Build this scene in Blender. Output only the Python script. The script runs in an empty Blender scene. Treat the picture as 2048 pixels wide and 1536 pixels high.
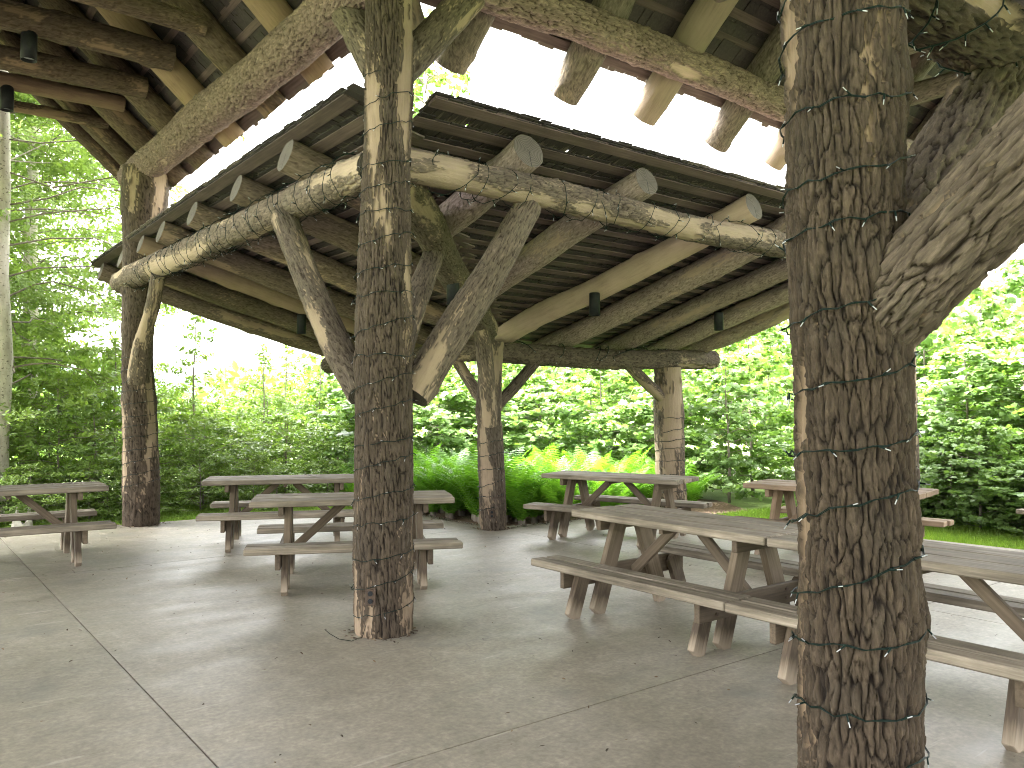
import bpy, bmesh, math, random
import numpy as np
from mathutils import Vector, Matrix

sc = bpy.context.scene
COL = sc.collection
rng = np.random.default_rng(7)
random.seed(7)

# ------------------------------------------------------------------ camera, sky, sun, exposure
CAM = Vector((-2.9156, -5.2897, 1.6))
YAW, PITCH = -0.65835, 0.03139
cam_d = bpy.data.cameras.new("camera")
cam = bpy.data.objects.new("camera", cam_d)
COL.objects.link(cam)
cam.location = CAM
cam.rotation_euler = (math.pi / 2 + PITCH, 0.0, YAW)
cam_d.sensor_width = 36.0
cam_d.lens = 36.0 * 1639.2 / 2048.0
cam_d.clip_start, cam_d.clip_end = 0.05, 9000.0
sc.camera = cam

SUN_EL, SUN_AZ = math.radians(62), math.radians(-40)      # azimuth measured from +Y towards +X
world = bpy.data.worlds.new("World")
sc.world = world
world.use_nodes = True
wn = world.node_tree
bg = wn.nodes["Background"]
sky = wn.nodes.new("ShaderNodeTexSky")
sky.sky_type = 'NISHITA'
sky.sun_disc = False
sky.sun_elevation = SUN_EL
sky.sun_rotation = SUN_AZ
sky.air_density = 1.0
sky.dust_density = 6.0
hs = wn.nodes.new("ShaderNodeHueSaturation")              # thin white overcast
hs.inputs['Saturation'].default_value = 0.05
wn.links.new(sky.outputs[0], hs.inputs['Color'])
wn.links.new(hs.outputs[0], bg.inputs['Color'])
bg.inputs['Strength'].default_value = 0.15

sun_d = bpy.data.lights.new("sun", 'SUN')
sun_d.energy = 0.6
sun_d.angle = math.radians(25)
sun_d.color = (1.0, 0.96, 0.88)
sun = bpy.data.objects.new("sun", sun_d)
COL.objects.link(sun)
sdir = Vector((math.sin(SUN_AZ) * math.cos(SUN_EL), math.cos(SUN_AZ) * math.cos(SUN_EL), math.sin(SUN_EL)))
sun.rotation_euler = (-sdir).to_track_quat('-Z', 'Y').to_euler()
sun.location = (0, 0, 30)

vs = sc.view_settings
vs.view_transform = 'Standard'
vs.look = 'None'
vs.exposure = 4.95
vs.gamma = 1.0
vs.use_curve_mapping = False
sc.cycles.use_denoising = True
sc.cycles.pixel_filter_type = 'BLACKMAN_HARRIS'
sc.cycles.filter_width = 1.0
sc.cycles.max_bounces = 8
sc.cycles.diffuse_bounces = 5
sc.cycles.transmission_bounces = 6
sc.cycles.transparent_max_bounces = 8
sc.cycles.sample_clamp_indirect = 8.0

# ------------------------------------------------------------------ helpers
def tag(o, label=None, cat=None, group=None, kind=None):
    if label: o['label'] = label
    if cat: o['category'] = cat
    if group: o['group'] = group
    if kind: o['kind'] = kind
    return o

def link(o, parent=None):
    COL.objects.link(o)
    if parent is not None:
        o.parent = parent
    return o

def empty(name, loc=(0, 0, 0), rz=0.0, parent=None):
    o = bpy.data.objects.new(name, None)
    o.empty_display_size = 0.2
    link(o, parent)
    o.location = loc
    o.rotation_euler = (0, 0, rz)
    return o

def copy_tree(o, parent=None):
    c = o.copy()
    COL.objects.link(c)
    c.parent = parent
    for ch in list(o.children):
        copy_tree(ch, c)
    return c

def mesh_np(name, V, F, mats, smooth=False, mat_idx=None, attrs=None, fsmooth=None):
    """V (n,3); F list of (k,4)/(k,3) int arrays."""
    me = bpy.data.meshes.new(name)
    F = [np.asarray(f, dtype=np.int32) for f in F if len(f)]
    counts = np.concatenate([np.full(len(f), f.shape[1], np.int32) for f in F])
    loops = np.concatenate([f.ravel() for f in F])
    me.vertices.add(len(V))
    me.vertices.foreach_set("co", np.asarray(V, np.float32).ravel())
    me.loops.add(len(loops))
    me.loops.foreach_set("vertex_index", loops)
    me.polygons.add(len(counts))
    starts = np.concatenate([[0], np.cumsum(counts)[:-1]]).astype(np.int32)
    me.polygons.foreach_set("loop_start", starts)
    me.polygons.foreach_set("loop_total", counts)
    if mat_idx is not None:
        me.polygons.foreach_set("material_index", np.asarray(mat_idx, np.int32))
    if fsmooth is not None:
        me.polygons.foreach_set("use_smooth", np.asarray(fsmooth, bool))
    else:
        me.polygons.foreach_set("use_smooth", np.full(len(counts), smooth, bool))
    for m in mats:
        me.materials.append(m)
    if attrs:
        for k, v in attrs.items():
            a = me.attributes.new(k, 'FLOAT', 'POINT')
            a.data.foreach_set("value", np.asarray(v, np.float32))
    me.update(calc_edges=True)
    return me

# ---- vectorised noise
def _h(ix, iy, s):
    n = (ix.astype(np.int64) * 374761393 + iy.astype(np.int64) * 668265263 + s * 974634777) & 0xFFFFFFFF
    n = ((n ^ (n >> 13)) * 1274126177) & 0xFFFFFFFF
    n = n ^ (n >> 16)
    n = (n * 2246822519) & 0xFFFFFFFF
    n = n ^ (n >> 15)
    return (n & 0xFFFFFF) / float(0x1000000)

def vnoise(X, Y, NX, s):
    ix, iy = np.floor(X), np.floor(Y)
    fx, fy = X - ix, Y - iy
    fx = fx * fx * (3 - 2 * fx); fy = fy * fy * (3 - 2 * fy)
    i0 = np.mod(ix, NX); i1 = np.mod(ix + 1, NX)
    a = _h(i0, iy, s); b = _h(i1, iy, s); c = _h(i0, iy + 1, s); d = _h(i1, iy + 1, s)
    return (a * (1 - fx) + b * fx) * (1 - fy) + (c * (1 - fx) + d * fx) * fy

def fbm(X, Y, NX, s, o=3):
    r = 0; w = .5
    for k in range(o):
        r = r + w * vnoise(X * 2 ** k, Y * 2 ** k, NX * 2 ** k, s + k); w *= .5
    return r / (1 - .5 ** o)

def worley(X, Y, NX, s):
    ix, iy = np.floor(X), np.floor(Y)
    f1 = np.full(X.shape, 9.0); f2 = np.full(X.shape, 9.0); cr = np.zeros(X.shape)
    for dx in (-1, 0, 1):
        for dy in (-1, 0, 1):
            cx, cy = ix + dx, iy + dy
            m = np.mod(cx, NX)
            px = cx + .5 + .85 * (_h(m, cy, s) - .5)
            py = cy + .5 + .85 * (_h(m, cy, s + 17) - .5)
            d = np.hypot(X - px, Y - py)
            cr = np.where(d < f1, _h(m, cy, s + 29), cr)
            f2 = np.where(d < f1, f1, np.minimum(f2, d)); f1 = np.minimum(f1, d)
    return f1, f2, cr

def sst(a, b, x):
    t = np.clip((x - a) / (b - a), 0, 1)
    return t * t * (3 - 2 * t)

# ------------------------------------------------------------------ materials
def mat(name):
    m = bpy.data.materials.new(name)
    m.use_nodes = True
    nt = m.node_tree
    return m, nt, nt.nodes["Principled BSDF"]

def nd(nt, t, **kw):
    n = nt.nodes.new(t)
    for k, v in kw.items():
        if k in n.inputs: n.inputs[k].default_value = v
        else: setattr(n, k, v)
    return n

def ramp(nt, stops):
    r = nt.nodes.new("ShaderNodeValToRGB")
    e = r.color_ramp.elements
    while len(e) < len(stops): e.new(0.5)
    for i, (p, c) in enumerate(stops):
        e[i].position = p
        e[i].color = (c[0], c[1], c[2], 1)
    return r

def mixc(nt, a, b, f, mode='MIX'):
    m = nt.nodes.new("ShaderNodeMix")
    m.data_type = 'RGBA'; m.blend_type = mode
    for sock, v in ((m.inputs[0], f), (m.inputs[6], a), (m.inputs[7], b)):
        if hasattr(v, 'links') or hasattr(v, 'is_linked'):
            nt.links.new(v, sock)
        elif isinstance(v, (int, float)):
            sock.default_value = v
        else:
            sock.default_value = (v[0], v[1], v[2], 1)
    return m.outputs[2]

def mul(nt, a, b, op='MULTIPLY'):
    m = nt.nodes.new("ShaderNodeMath"); m.operation = op
    for i, v in enumerate((a, b)):
        if isinstance(v, (int, float)): m.inputs[i].default_value = v
        else: nt.links.new(v, m.inputs[i])
    return m.outputs[0]

def coords(nt, scale, rand=True):
    tc = nt.nodes.new("ShaderNodeTexCoord")
    mp = nt.nodes.new("ShaderNodeMapping")
    mp.inputs['Scale'].default_value = scale
    if rand:
        oi = nt.nodes.new("ShaderNodeObjectInfo")
        k = nt.nodes.new("ShaderNodeVectorMath"); k.operation = 'SCALE'
        k.inputs[0].default_value = (37.0, 19.0, 23.0)
        nt.links.new(oi.outputs['Random'], k.inputs['Scale'])
        ad = nt.nodes.new("ShaderNodeVectorMath"); ad.operation = 'ADD'
        nt.links.new(tc.outputs['Object'], ad.inputs[0]); nt.links.new(k.outputs[0], ad.inputs[1])
        nt.links.new(ad.outputs[0], mp.inputs[0])
    else:
        nt.links.new(tc.outputs['Object'], mp.inputs[0])
    return mp.outputs[0]

def noise(nt, vec, scale, detail=4, rough=.55):
    n = nt.nodes.new("ShaderNodeTexNoise")
    n.inputs['Scale'].default_value = scale
    n.inputs['Detail'].default_value = detail
    n.inputs['Roughness'].default_value = rough
    nt.links.new(vec, n.inputs['Vector'])
    return n.outputs['Fac']

def bump(nt, bsdf, h, dist, strength=1.0):
    b = nt.nodes.new("ShaderNodeBump")
    b.inputs['Distance'].default_value = dist
    b.inputs['Strength'].default_value = strength
    nt.links.new(h, b.inputs['Height'])
    nt.links.new(b.outputs[0], bsdf.inputs['Normal'])

def bark_material(name, plate, furrow, wood, woodd, tint=(.12, .12, .07)):
    m, nt, b = mat(name)
    at = nd(nt, "ShaderNodeAttribute", attribute_name="bark")
    pe = nd(nt, "ShaderNodeAttribute", attribute_name="peel")
    v1 = coords(nt, (1, 1, .22))
    v2 = coords(nt, (1, 1, 1))
    n1 = noise(nt, v1, 55, 7, .72)
    n2 = noise(nt, v2, 4.5, 4)
    n3 = noise(nt, v1, 160, 3, .6)
    r1 = ramp(nt, [(.25, [c * .45 for c in plate]), (.52, plate), (.75, [c * 1.65 for c in plate])])
    nt.links.new(n1, r1.inputs[0])
    rl = ramp(nt, [(.5, (0, 0, 0)), (.68, (1, 1, 1))])
    nt.links.new(n2, rl.inputs[0])
    pl = mixc(nt, r1.outputs[0], tint, mul(nt, rl.outputs[0], .45))
    fl = ramp(nt, [(.60, (0, 0, 0)), (.70, (1, 1, 1))])
    nt.links.new(noise(nt, coords(nt, (1, 1, .45)), 38, 5, .75), fl.inputs[0])
    pl = mixc(nt, pl, [min(1, c * 2.1) for c in plate], mul(nt, fl.outputs[0], .55))
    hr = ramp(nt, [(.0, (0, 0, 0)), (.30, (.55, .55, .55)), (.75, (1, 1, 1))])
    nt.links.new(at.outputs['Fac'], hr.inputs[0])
    inner = mixc(nt, furrow, pl, hr.outputs[0])  # near-black cracks by relief height: inner bark brown plus crevice shade in the colour
    r2 = ramp(nt, [(.2, woodd), (.5, wood), (.85, [min(1, c * 1.25) for c in wood])])
    wv = coords(nt, (1, 1, .09))
    nt.links.new(mixc(nt, noise(nt, wv, 40, 5, .7), n2, .4), r2.inputs[0])
    c = mixc(nt, inner, r2.outputs[0], pe.outputs['Fac'])
    oi = nt.nodes.new("ShaderNodeObjectInfo")
    br = ramp(nt, [(0, (.83, .80, .765)), (1, (1.18, 1.14, 1.09))])
    nt.links.new(oi.outputs['Random'], br.inputs[0])
    nt.links.new(mixc(nt, c, br.outputs[0], 1.0, 'MULTIPLY'), b.inputs['Base Color'])
    b.inputs['Roughness'].default_value = .9
    b.inputs['Specular IOR Level'].default_value = .2
    bump(nt, b, mul(nt, mul(nt, n1, .6), mul(nt, n3, .4), 'ADD'), .012, 1.0)
    return m

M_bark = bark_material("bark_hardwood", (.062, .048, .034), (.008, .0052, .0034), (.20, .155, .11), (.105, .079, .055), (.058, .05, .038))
M_bark_grey = bark_material("bark_grey", (.098, .080, .061), (.022, .0155, .0105), (.235, .185, .132), (.13, .10, .072), (.085, .075, .058))
M_bark_light = bark_material("bark_light", (.19, .142, .125), (.034, .022, .017), (.31, .238, .195), (.185, .138, .114), (.155, .128, .115))
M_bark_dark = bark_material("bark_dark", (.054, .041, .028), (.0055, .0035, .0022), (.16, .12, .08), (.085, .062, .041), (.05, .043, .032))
M_bark_mid = bark_material("bark_mid", (.082, .066, .05), (.012, .008, .005), (.17, .13, .09), (.09, .068, .047), (.075, .066, .05))
M_beam = bark_material("bark_beam", (.118, .096, .073), (.024, .017, .012), (.265, .212, .155), (.15, .118, .084), (.10, .09, .07))
M_tail = bark_material("bark_tail", (.115, .096, .078), (.045, .036, .027), (.175, .14, .106), (.108, .085, .063), (.10, .09, .072))
M_rafter = bark_material("bark_rafter", (.085, .064, .044), (.037, .026, .017), (.165, .12, .077), (.09, .063, .04), (.075, .062, .046))
M_rafter_grey = bark_material("bark_rafter_grey", (.255, .207, .182), (.106, .082, .067), (.31, .243, .19), (.21, .158, .12), (.23, .198, .17))
M_rafter_brown = bark_material("bark_rafter_brown", (.135, .106, .08), (.058, .043, .031), (.24, .18, .125), (.14, .104, .07), (.12, .102, .08))

def endgrain_material():
    m, nt, b = mat("end_grain")
    tc = nt.nodes.new("ShaderNodeTexCoord")
    sx = nt.nodes.new("ShaderNodeSeparateXYZ"); nt.links.new(tc.outputs['Object'], sx.inputs[0])
    r = mul(nt, mul(nt, mul(nt, sx.outputs[0], 2, 'POWER'), mul(nt, sx.outputs[1], 2, 'POWER'), 'ADD'), .5, 'POWER')
    nv = coords(nt, (1, 1, 1))
    nz = noise(nt, nv, 9, 4)
    ring = nt.nodes.new("ShaderNodeMath"); ring.operation = 'SINE'
    nt.links.new(mul(nt, mul(nt, r, 420), mul(nt, nz, 9), 'ADD'), ring.inputs[0])
    c = ramp(nt, [(0, (.05, .041, .031)), (1, (.10, .086, .067))])
    nt.links.new(mul(nt, mul(nt, ring.outputs[0], .42), nz, 'ADD'), c.inputs[0])
    ab = mul(nt, mul(nt, sx.outputs[0], mul(nt, mul(nt, nz, .02), .01, 'SUBTRACT'), 'ADD'), 0, 'ABSOLUTE')
    lt = mul(nt, ab, .0035, 'LESS_THAN'); gt = mul(nt, sx.outputs[1], -.01, 'GREATER_THAN')
    cc = mixc(nt, c.outputs[0], (.012, .01, .008), mul(nt, lt, gt))
    nt.links.new(cc, b.inputs['Base Color'])
    b.inputs['Roughness'].default_value = .9
    bump(nt, b, ring.outputs[0], .002, .5)
    return m
M_end = endgrain_material()

def board_material(name, c0, c1, c2, rough=.8, axis=0, worn=False, gscale=1.0, teeth=False):
    """sawn timber: grain runs along local axis"""
    m, nt, b = mat(name)
    s = [1, 1, 1]; s[axis] = .045
    v = coords(nt, s)
    n1 = noise(nt, v, 45 * gscale, 6, .65)
    n2 = noise(nt, coords(nt, (1, 1, 1)), 3.2, 4)
    r = ramp(nt, [(.28, c0), (.5, c1), (.74, c2)])
    nt.links.new(mixc(nt, n1, n2, .35), r.inputs[0])
    c = r.outputs[0]
    oi = nt.nodes.new("ShaderNodeObjectInfo")
    br = ramp(nt, [(0, (.80, .775, .745)), (1, (1.2, 1.165, 1.11))])
    nt.links.new(oi.outputs['Random'], br.inputs[0])
    c = mixc(nt, c, br.outputs[0], 1.0, 'MULTIPLY')
    if worn:      # feet bleached and stained where the timber stands on the wet slab
        tc = nt.nodes.new("ShaderNodeTexCoord")
        sx = nt.nodes.new("ShaderNodeSeparateXYZ"); nt.links.new(tc.outputs['Object'], sx.inputs[0])
        f = mul(nt, sx.outputs[axis], mul(nt, n1, .22), 'ADD')
        rr = ramp(nt, [(.14, (1, 1, 1)), (.25, (0, 0, 0))]); nt.links.new(f, rr.inputs[0])
        r3 = ramp(nt, [(.17, (0, 0, 0)), (.27, (1, 1, 1)), (.42, (0, 0, 0))]); nt.links.new(f, r3.inputs[0])
        c = mixc(nt, c, (.026, .017, .012), mul(nt, r3.outputs[0], .55))
        c = mixc(nt, c, (.25, .205, .15), mul(nt, rr.outputs[0], .75))
    if teeth:     # pale weathered tongues running up from the butt of every shake
        tc = nt.nodes.new("ShaderNodeTexCoord")
        sx = nt.nodes.new("ShaderNodeSeparateXYZ"); nt.links.new(tc.outputs['Object'], sx.inputs[0])
        if teeth == 'attr':
            at = nd(nt, "ShaderNodeAttribute", attribute_name="along")
            along_ = at.outputs['Fac']; s2 = (34, 34, 34)
        else:
            along_ = sx.outputs[axis]; s2 = [6, 6, 6]; s2[axis] = .8
        nn = noise(nt, coords(nt, s2), 1.0, 3, .6)
        f = mul(nt, nn, mul(nt, mul(nt, along_, .46, 'SUBTRACT'), 1.1), 'SUBTRACT')
        rr = ramp(nt, [(.42, (0, 0, 0)), (.5, (1, 1, 1))]); nt.links.new(f, rr.inputs[0])
        c = mixc(nt, c, (.11, .09, .068), mul(nt, rr.outputs[0], .8))
    nt.links.new(c, b.inputs['Base Color'])
    b.inputs['Roughness'].default_value = rough
    b.inputs['Specular IOR Level'].default_value = .25
    bump(nt, b, n1, .003, .7)
    return m

M_table = board_material("weathered_table_timber", (.045, .038, .028), (.135, .117, .09), (.29, .255, .205))  # plank colour lifted to carry grazing sky light
M_leg = board_material("table_leg_timber", (.042, .032, .021), (.086, .067, .046), (.14, .112, .08), worn=True)
M_under = board_material("table_frame_timber", (.04, .031, .0205), (.08, .062, .043), (.128, .102, .073))  # darker than the planks, as are legs: underside shade put into the colour
M_under_new = board_material("newer_frame_timber", (.08, .055, .034), (.14, .10, .066), (.2, .15, .103))
M_table_new = board_material("newer_table_timber", (.09, .066, .044), (.165, .122, .084), (.25, .19, .138))
M_leg_new = board_material("newer_leg_timber", (.08, .055, .034), (.14, .10, .066), (.2, .15, .103), worn=True)
M_lath = board_material("roof_lath_timber", (.042, .031, .027), (.078, .058, .050), (.13, .10, .087))
M_shake = board_material("roof_shake_timber", (0.0164, 0.0143, 0.0139), (0.0303, 0.0262, 0.0238), (0.0533, 0.0443, 0.0377), teeth=True)

def plain(name, col, rough=.5, metal=0.0, nz=None):
    m, nt, b = mat(name)
    if nz:
        n = noise(nt, coords(nt, (1, 1, 1)), nz, 4)
        r = ramp(nt, [(.3, [c * .7 for c in col]), (.7, [min(1, c * 1.2) for c in col])])
        nt.links.new(n, r.inputs[0]); nt.links.new(r.outputs[0], b.inputs['Base Color'])
        bump(nt, b, n, .001, .3)
    else:
        b.inputs['Base Color'].default_value = (*col, 1)
    b.inputs['Roughness'].default_value = rough
    b.inputs['Metallic'].default_value = metal
    b.inputs['Specular IOR Level'].default_value = .12
    return m
M_black = plain("black_lamp_metal", (.012, .013, .014), .45, 0, 20)
M_wire = plain("dark_green_wire", (.004, .011, .008), .5, 0, 60)
M_bulb = plain("clear_mini_bulb", (.30, .31, .31), .15)
M_plate = plain("brown_outlet_plate", (.05, .035, .025), .5, 0, 30)
M_bolt = plain("rusty_bolt_steel", (.07, .05, .038), .6, .4, 80)
M_glass = plain("lamp_glass", (.25, .26, .26), .08)
M_paint = plain("bleached_broken_wood", (.5, .47, .4), .8, 0, 12)

def concrete():
    m, nt, b = mat("trowelled_concrete")
    v = coords(nt, (1, 1, 1), False)
    vs_ = coords(nt, (.45, 1.6, 1), False)
    n1 = noise(nt, v, .55, 5, .6)
    n2 = noise(nt, vs_, 1.7, 7, .68)
    n3 = noise(nt, v, 34, 4, .6)
    n4 = noise(nt, v, 5.5, 6, .7)
    r = ramp(nt, [(.30, (.085, .075, .056)), (.42, (.148, .131, .100)), (.52, (.197, .175, .135)), (.62, (.272, .244, .192))])
    n5 = noise(nt, v, 17, 6, .7)
    f = mixc(nt, mixc(nt, mixc(nt, n1, n2, .5), n4, .46), n5, .24)
    nt.links.new(f, r.inputs[0])
    r3 = ramp(nt, [(.3, (.82, .82, .82)), (.7, (1.12, 1.12, 1.12))]); nt.links.new(n3, r3.inputs[0])
    c = mixc(nt, r.outputs[0], r3.outputs[0], 1.0, 'MULTIPLY')
    # pale trowel scuffs
    ns = noise(nt, coords(nt, (1.2, 14, 1), False), 1.0, 3, .5)
    rs = ramp(nt, [(.67, (0, 0, 0)), (.71, (1, 1, 1))]); nt.links.new(ns, rs.inputs[0])
    c = mixc(nt, c, (.36, .335, .29), mul(nt, rs.outputs[0], .35))
    # bluish damp stains
    nb = noise(nt, v, 1.1, 5, .6)
    rb = ramp(nt, [(.56, (0, 0, 0)), (.72, (1, 1, 1))]); nt.links.new(nb, rb.inputs[0])
    c = mixc(nt, c, (.10, .10, .088), mul(nt, rb.outputs[0], .65))
    # hairline cracks
    vo = nt.nodes.new("ShaderNodeTexVoronoi"); vo.feature = 'DISTANCE_TO_EDGE'; vo.inputs['Scale'].default_value = .55
    wv = nt.nodes.new("ShaderNodeVectorMath"); wv.operation = 'ADD'
    nzc = nt.nodes.new("ShaderNodeTexNoise"); nzc.inputs['Scale'].default_value = 1.6; nzc.inputs['Detail'].default_value = 5
    nt.links.new(v, nzc.inputs['Vector'])
    nt.links.new(v, wv.inputs[0]); nt.links.new(nzc.outputs['Color'], wv.inputs[1]); nt.links.new(wv.outputs[0], vo.inputs['Vector'])
    rc = ramp(nt, [(0, (1, 1, 1)), (.0022, (0, 0, 0))]); nt.links.new(vo.outputs['Distance'], rc.inputs[0])
    rm = ramp(nt, [(.5, (0, 0, 0)), (.56, (1, 1, 1))]); nt.links.new(n1, rm.inputs[0])
    c = mixc(nt, c, (.10, .092, .08), mul(nt, mul(nt, rc.outputs[0], rm.outputs[0]), .5))
    nt.links.new(c, b.inputs['Base Color'])
    rr = ramp(nt, [(.3, (.42, .42, .42)), (.7, (.64, .64, .64))]); nt.links.new(n2, rr.inputs[0])
    nt.links.new(rr.outputs[0], b.inputs['Roughness'])
    b.inputs['Specular IOR Level'].default_value = .45
    bump(nt, b, mul(nt, n2, mul(nt, n3, .15), 'ADD'), .004, .35)
    return m
M_conc = concrete()

M_joint = plain("joint_dirt", (.018, .015, .012), .95, 0, 40)

def ground_mat():
    m, nt, b = mat("lawn_soil")
    v = coords(nt, (1, 1, 1), False)
    n = noise(nt, v, 2.2, 6); n2 = noise(nt, v, 30, 4)
    r = ramp(nt, [(.3, (.09, .12, .035)), (.5, (.14, .2, .05)), (.7, (.2, .27, .075))])
    nt.links.new(mixc(nt, n, n2, .5), r.inputs[0])
    nt.links.new(r.outputs[0], b.inputs['Base Color'])
    b.inputs['Roughness'].default_value = .95
    bump(nt, b, n2, .03, .8)
    return m
M_ground = ground_mat()
def mulch_mat():
    m, nt, b = mat("leaf_mulch")
    v = coords(nt, (1, 1, 1), False)
    n = noise(nt, v, 26, 5)
    r = ramp(nt, [(.3, (.06, .035, .02)), (.55, (.16, .1, .06)), (.75, (.28, .2, .12))])
    nt.links.new(n, r.inputs[0]); nt.links.new(r.outputs[0], b.inputs['Base Color'])
    b.inputs['Roughness'].default_value = .95
    bump(nt, b, n, .03, 1)
    return m
M_mulch = mulch_mat()

def leaf_material(name, dark, mid, light, trans=.5, yellow=None):
    m, nt, b = mat(name)
    at = nd(nt, "ShaderNodeAttribute", attribute_name="hue")
    oi = nt.nodes.new("ShaderNodeObjectInfo")
    r = ramp(nt, [(0, dark), (.5, mid), (.93, light), (1, yellow or light)])
    nt.links.new(at.outputs['Fac'], r.inputs[0])
    br = ramp(nt, [(0, (.82, .86, .8)), (1, (1.18, 1.12, 1.1))])
    nt.links.new(oi.outputs['Random'], br.inputs[0])
    c = mixc(nt, r.outputs[0], br.outputs[0], 1.0, 'MULTIPLY')
    nt.links.new(c, b.inputs['Base Color'])
    b.inputs['Roughness'].default_value = .42
    b.inputs['Specular IOR Level'].default_value = .4
    tr = nt.nodes.new("ShaderNodeBsdfTranslucent")
    tc = mixc(nt, c, (1.22, 1.3, .6), 1.0, 'MULTIPLY')
    nt.links.new(tc, tr.inputs['Color'])
    mx = nt.nodes.new("ShaderNodeMixShader"); mx.inputs[0].default_value = trans
    nt.links.new(b.outputs[0], mx.inputs[1]); nt.links.new(tr.outputs[0], mx.inputs[2])
    nt.links.new(mx.outputs[0], nt.nodes["Material Output"].inputs['Surface'])
    return m
M_maple = leaf_material("maple_leaf", (.10, .168, .052), (.145, .24, .066), (.185, .285, .078), .43, (.25, .29, .075))
M_beech = leaf_material("beech_leaf", (.125, .185, .055), (.185, .265, .075), (.245, .325, .09), .38)
M_mixed = leaf_material("birch_leaf", (.115, .18, .045), (.155, .24, .052), (.185, .27, .056), .40, (.24, .265, .06))
M_fern = leaf_material("fern_frond", (.065, .145, .018), (.10, .225, .024), (.14, .28, .034), .5)
M_grass = leaf_material("grass_blade", (.14, .23, .04), (.21, .34, .055), (.3, .42, .09), .4)

def trunk_mat(name, c0, c1, spot=None):
    m, nt, b = mat(name)
    n = noise(nt, coords(nt, (1, 1, .4)), 14, 5)
    r = ramp(nt, [(.3, c0), (.65, c1)]); nt.links.new(n, r.inputs[0])
    c = r.outputs[0]
    if spot:
        n2 = noise(nt, coords(nt, (1, 1, 1.6)), 26, 3)
        rs = ramp(nt, [(.60, (0, 0, 0)), (.66, (1, 1, 1))]); nt.links.new(n2, rs.inputs[0])
        c = mixc(nt, c, spot, rs.outputs[0])
    nt.links.new(c, b.inputs['Base Color']); b.inputs['Roughness'].default_value = .9
    bump(nt, b, n, .01, .8)
    return m
M_trunk_pale = trunk_mat("pale_spotted_bark", (.34, .31, .25), (.5, .46, .38), (.13, .11, .085))
M_trunk = trunk_mat("grey_brown_twig_bark", (.10, .085, .065), (.2, .17, .13))

# ------------------------------------------------------------------ ground, floor slab, lawn
def poly_sheet(name, pts, z, m):
    me = bpy.data.meshes.new(name)
    me.from_pydata([(x, y, z) for x, y in pts], [], [list(range(len(pts)))])
    me.materials.append(m)
    return link(bpy.data.objects.new(name, me))

gsz = 4500
ground = poly_sheet("ground", [(-gsz, -gsz), (gsz, -gsz), (gsz, gsz), (-gsz, gsz)], -.10, M_ground)
tag(ground, kind='structure')
bed = poly_sheet("planting_bed", [(3.7, 3.7), (6.3, 3.45), (8.6, 3.1), (9.5, 4.5), (8.6, 7.5), (5.5, 9.4), (3.6, 7.6)], -.085, M_mulch)
tag(bed, kind='structure')

def prism(name, pts, z0, z1, m, parent=None, bev=0.0):
    bm = bmesh.new()
    vs_ = [bm.verts.new((x, y, z1)) for x, y in pts]
    f = bm.faces.new(vs_)
    if f.normal.z < 0: f.normal_flip()
    g = bmesh.ops.extrude_face_region(bm, geom=[f])
    nv = [e for e in g['geom'] if isinstance(e, bmesh.types.BMVert)]
    bmesh.ops.translate(bm, verts=nv, vec=(0, 0, z0 - z1))
    bmesh.ops.recalc_face_normals(bm, faces=bm.faces)
    if bev:
        ed = [e for e in bm.edges if all(abs(v.co.z - z1) < 1e-5 for v in e.verts)]
        bmesh.ops.bevel(bm, geom=ed, offset=bev, segments=2, affect='EDGES')
    me = bpy.data.meshes.new(name); bm.to_mesh(me); bm.free()
    me.materials.append(m)
    return link(bpy.data.objects.new(name, me), parent)

floor = empty("floor")
tag(floor, kind='structure')
J = .004
base = prism("sub_base", [(-12, -14), (7.3, -14), (7.3, 3.5), (3.6, 3.6), (3.6, 5.3), (1.6, 6.85), (-12, 7.0)], -.14, -.018, M_joint, floor)
XJ, YJ = (-1.68, 3.77), (-2.0, 3.77)
def slab(pts): prism("slab_panel", pts, -.12, 0.0, M_conc, floor, .0015)
slab([(-12, -14), (XJ[0] - J, -14), (XJ[0] - J, YJ[0] - J), (-12, YJ[0] - J)])
slab([(XJ[0] + J, -14), (XJ[1] - J, -14), (XJ[1] - J, YJ[0] - J), (XJ[0] + J, YJ[0] - J)])
slab([(XJ[1] + J, -14), (7.62, -14), (7.62, YJ[0] - J), (XJ[1] + J, YJ[0] - J)])
slab([(-12, YJ[0] + J), (XJ[0] - J, YJ[0] + J), (XJ[0] - J, YJ[1] - J), (-12, YJ[1] - J)])
slab([(XJ[0] + J, YJ[0] + J), (XJ[1] - J, YJ[0] + J), (XJ[1] - J, YJ[1] - J), (XJ[0] + J, YJ[1] - J)])
slab([(XJ[1] + J, YJ[0] + J), (7.55, YJ[0] + J), (7.35, -.3), (7.2, 1.6), (6.6, 3.3), (5.2, 3.62), (XJ[1] + J, 3.74)])
slab([(-12, YJ[1] + J), (XJ[0] - J, YJ[1] + J), (XJ[0] - J, 7.15), (-12, 7.2)])
slab([(XJ[0] + J, YJ[1] + J), (XJ[1] - J, YJ[1] + J), (XJ[1] - .02, 5.3), (3.3, 6.2), (2.4, 6.85), (1.2, 7.05), (XJ[0] + J, 7.15)])

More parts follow.
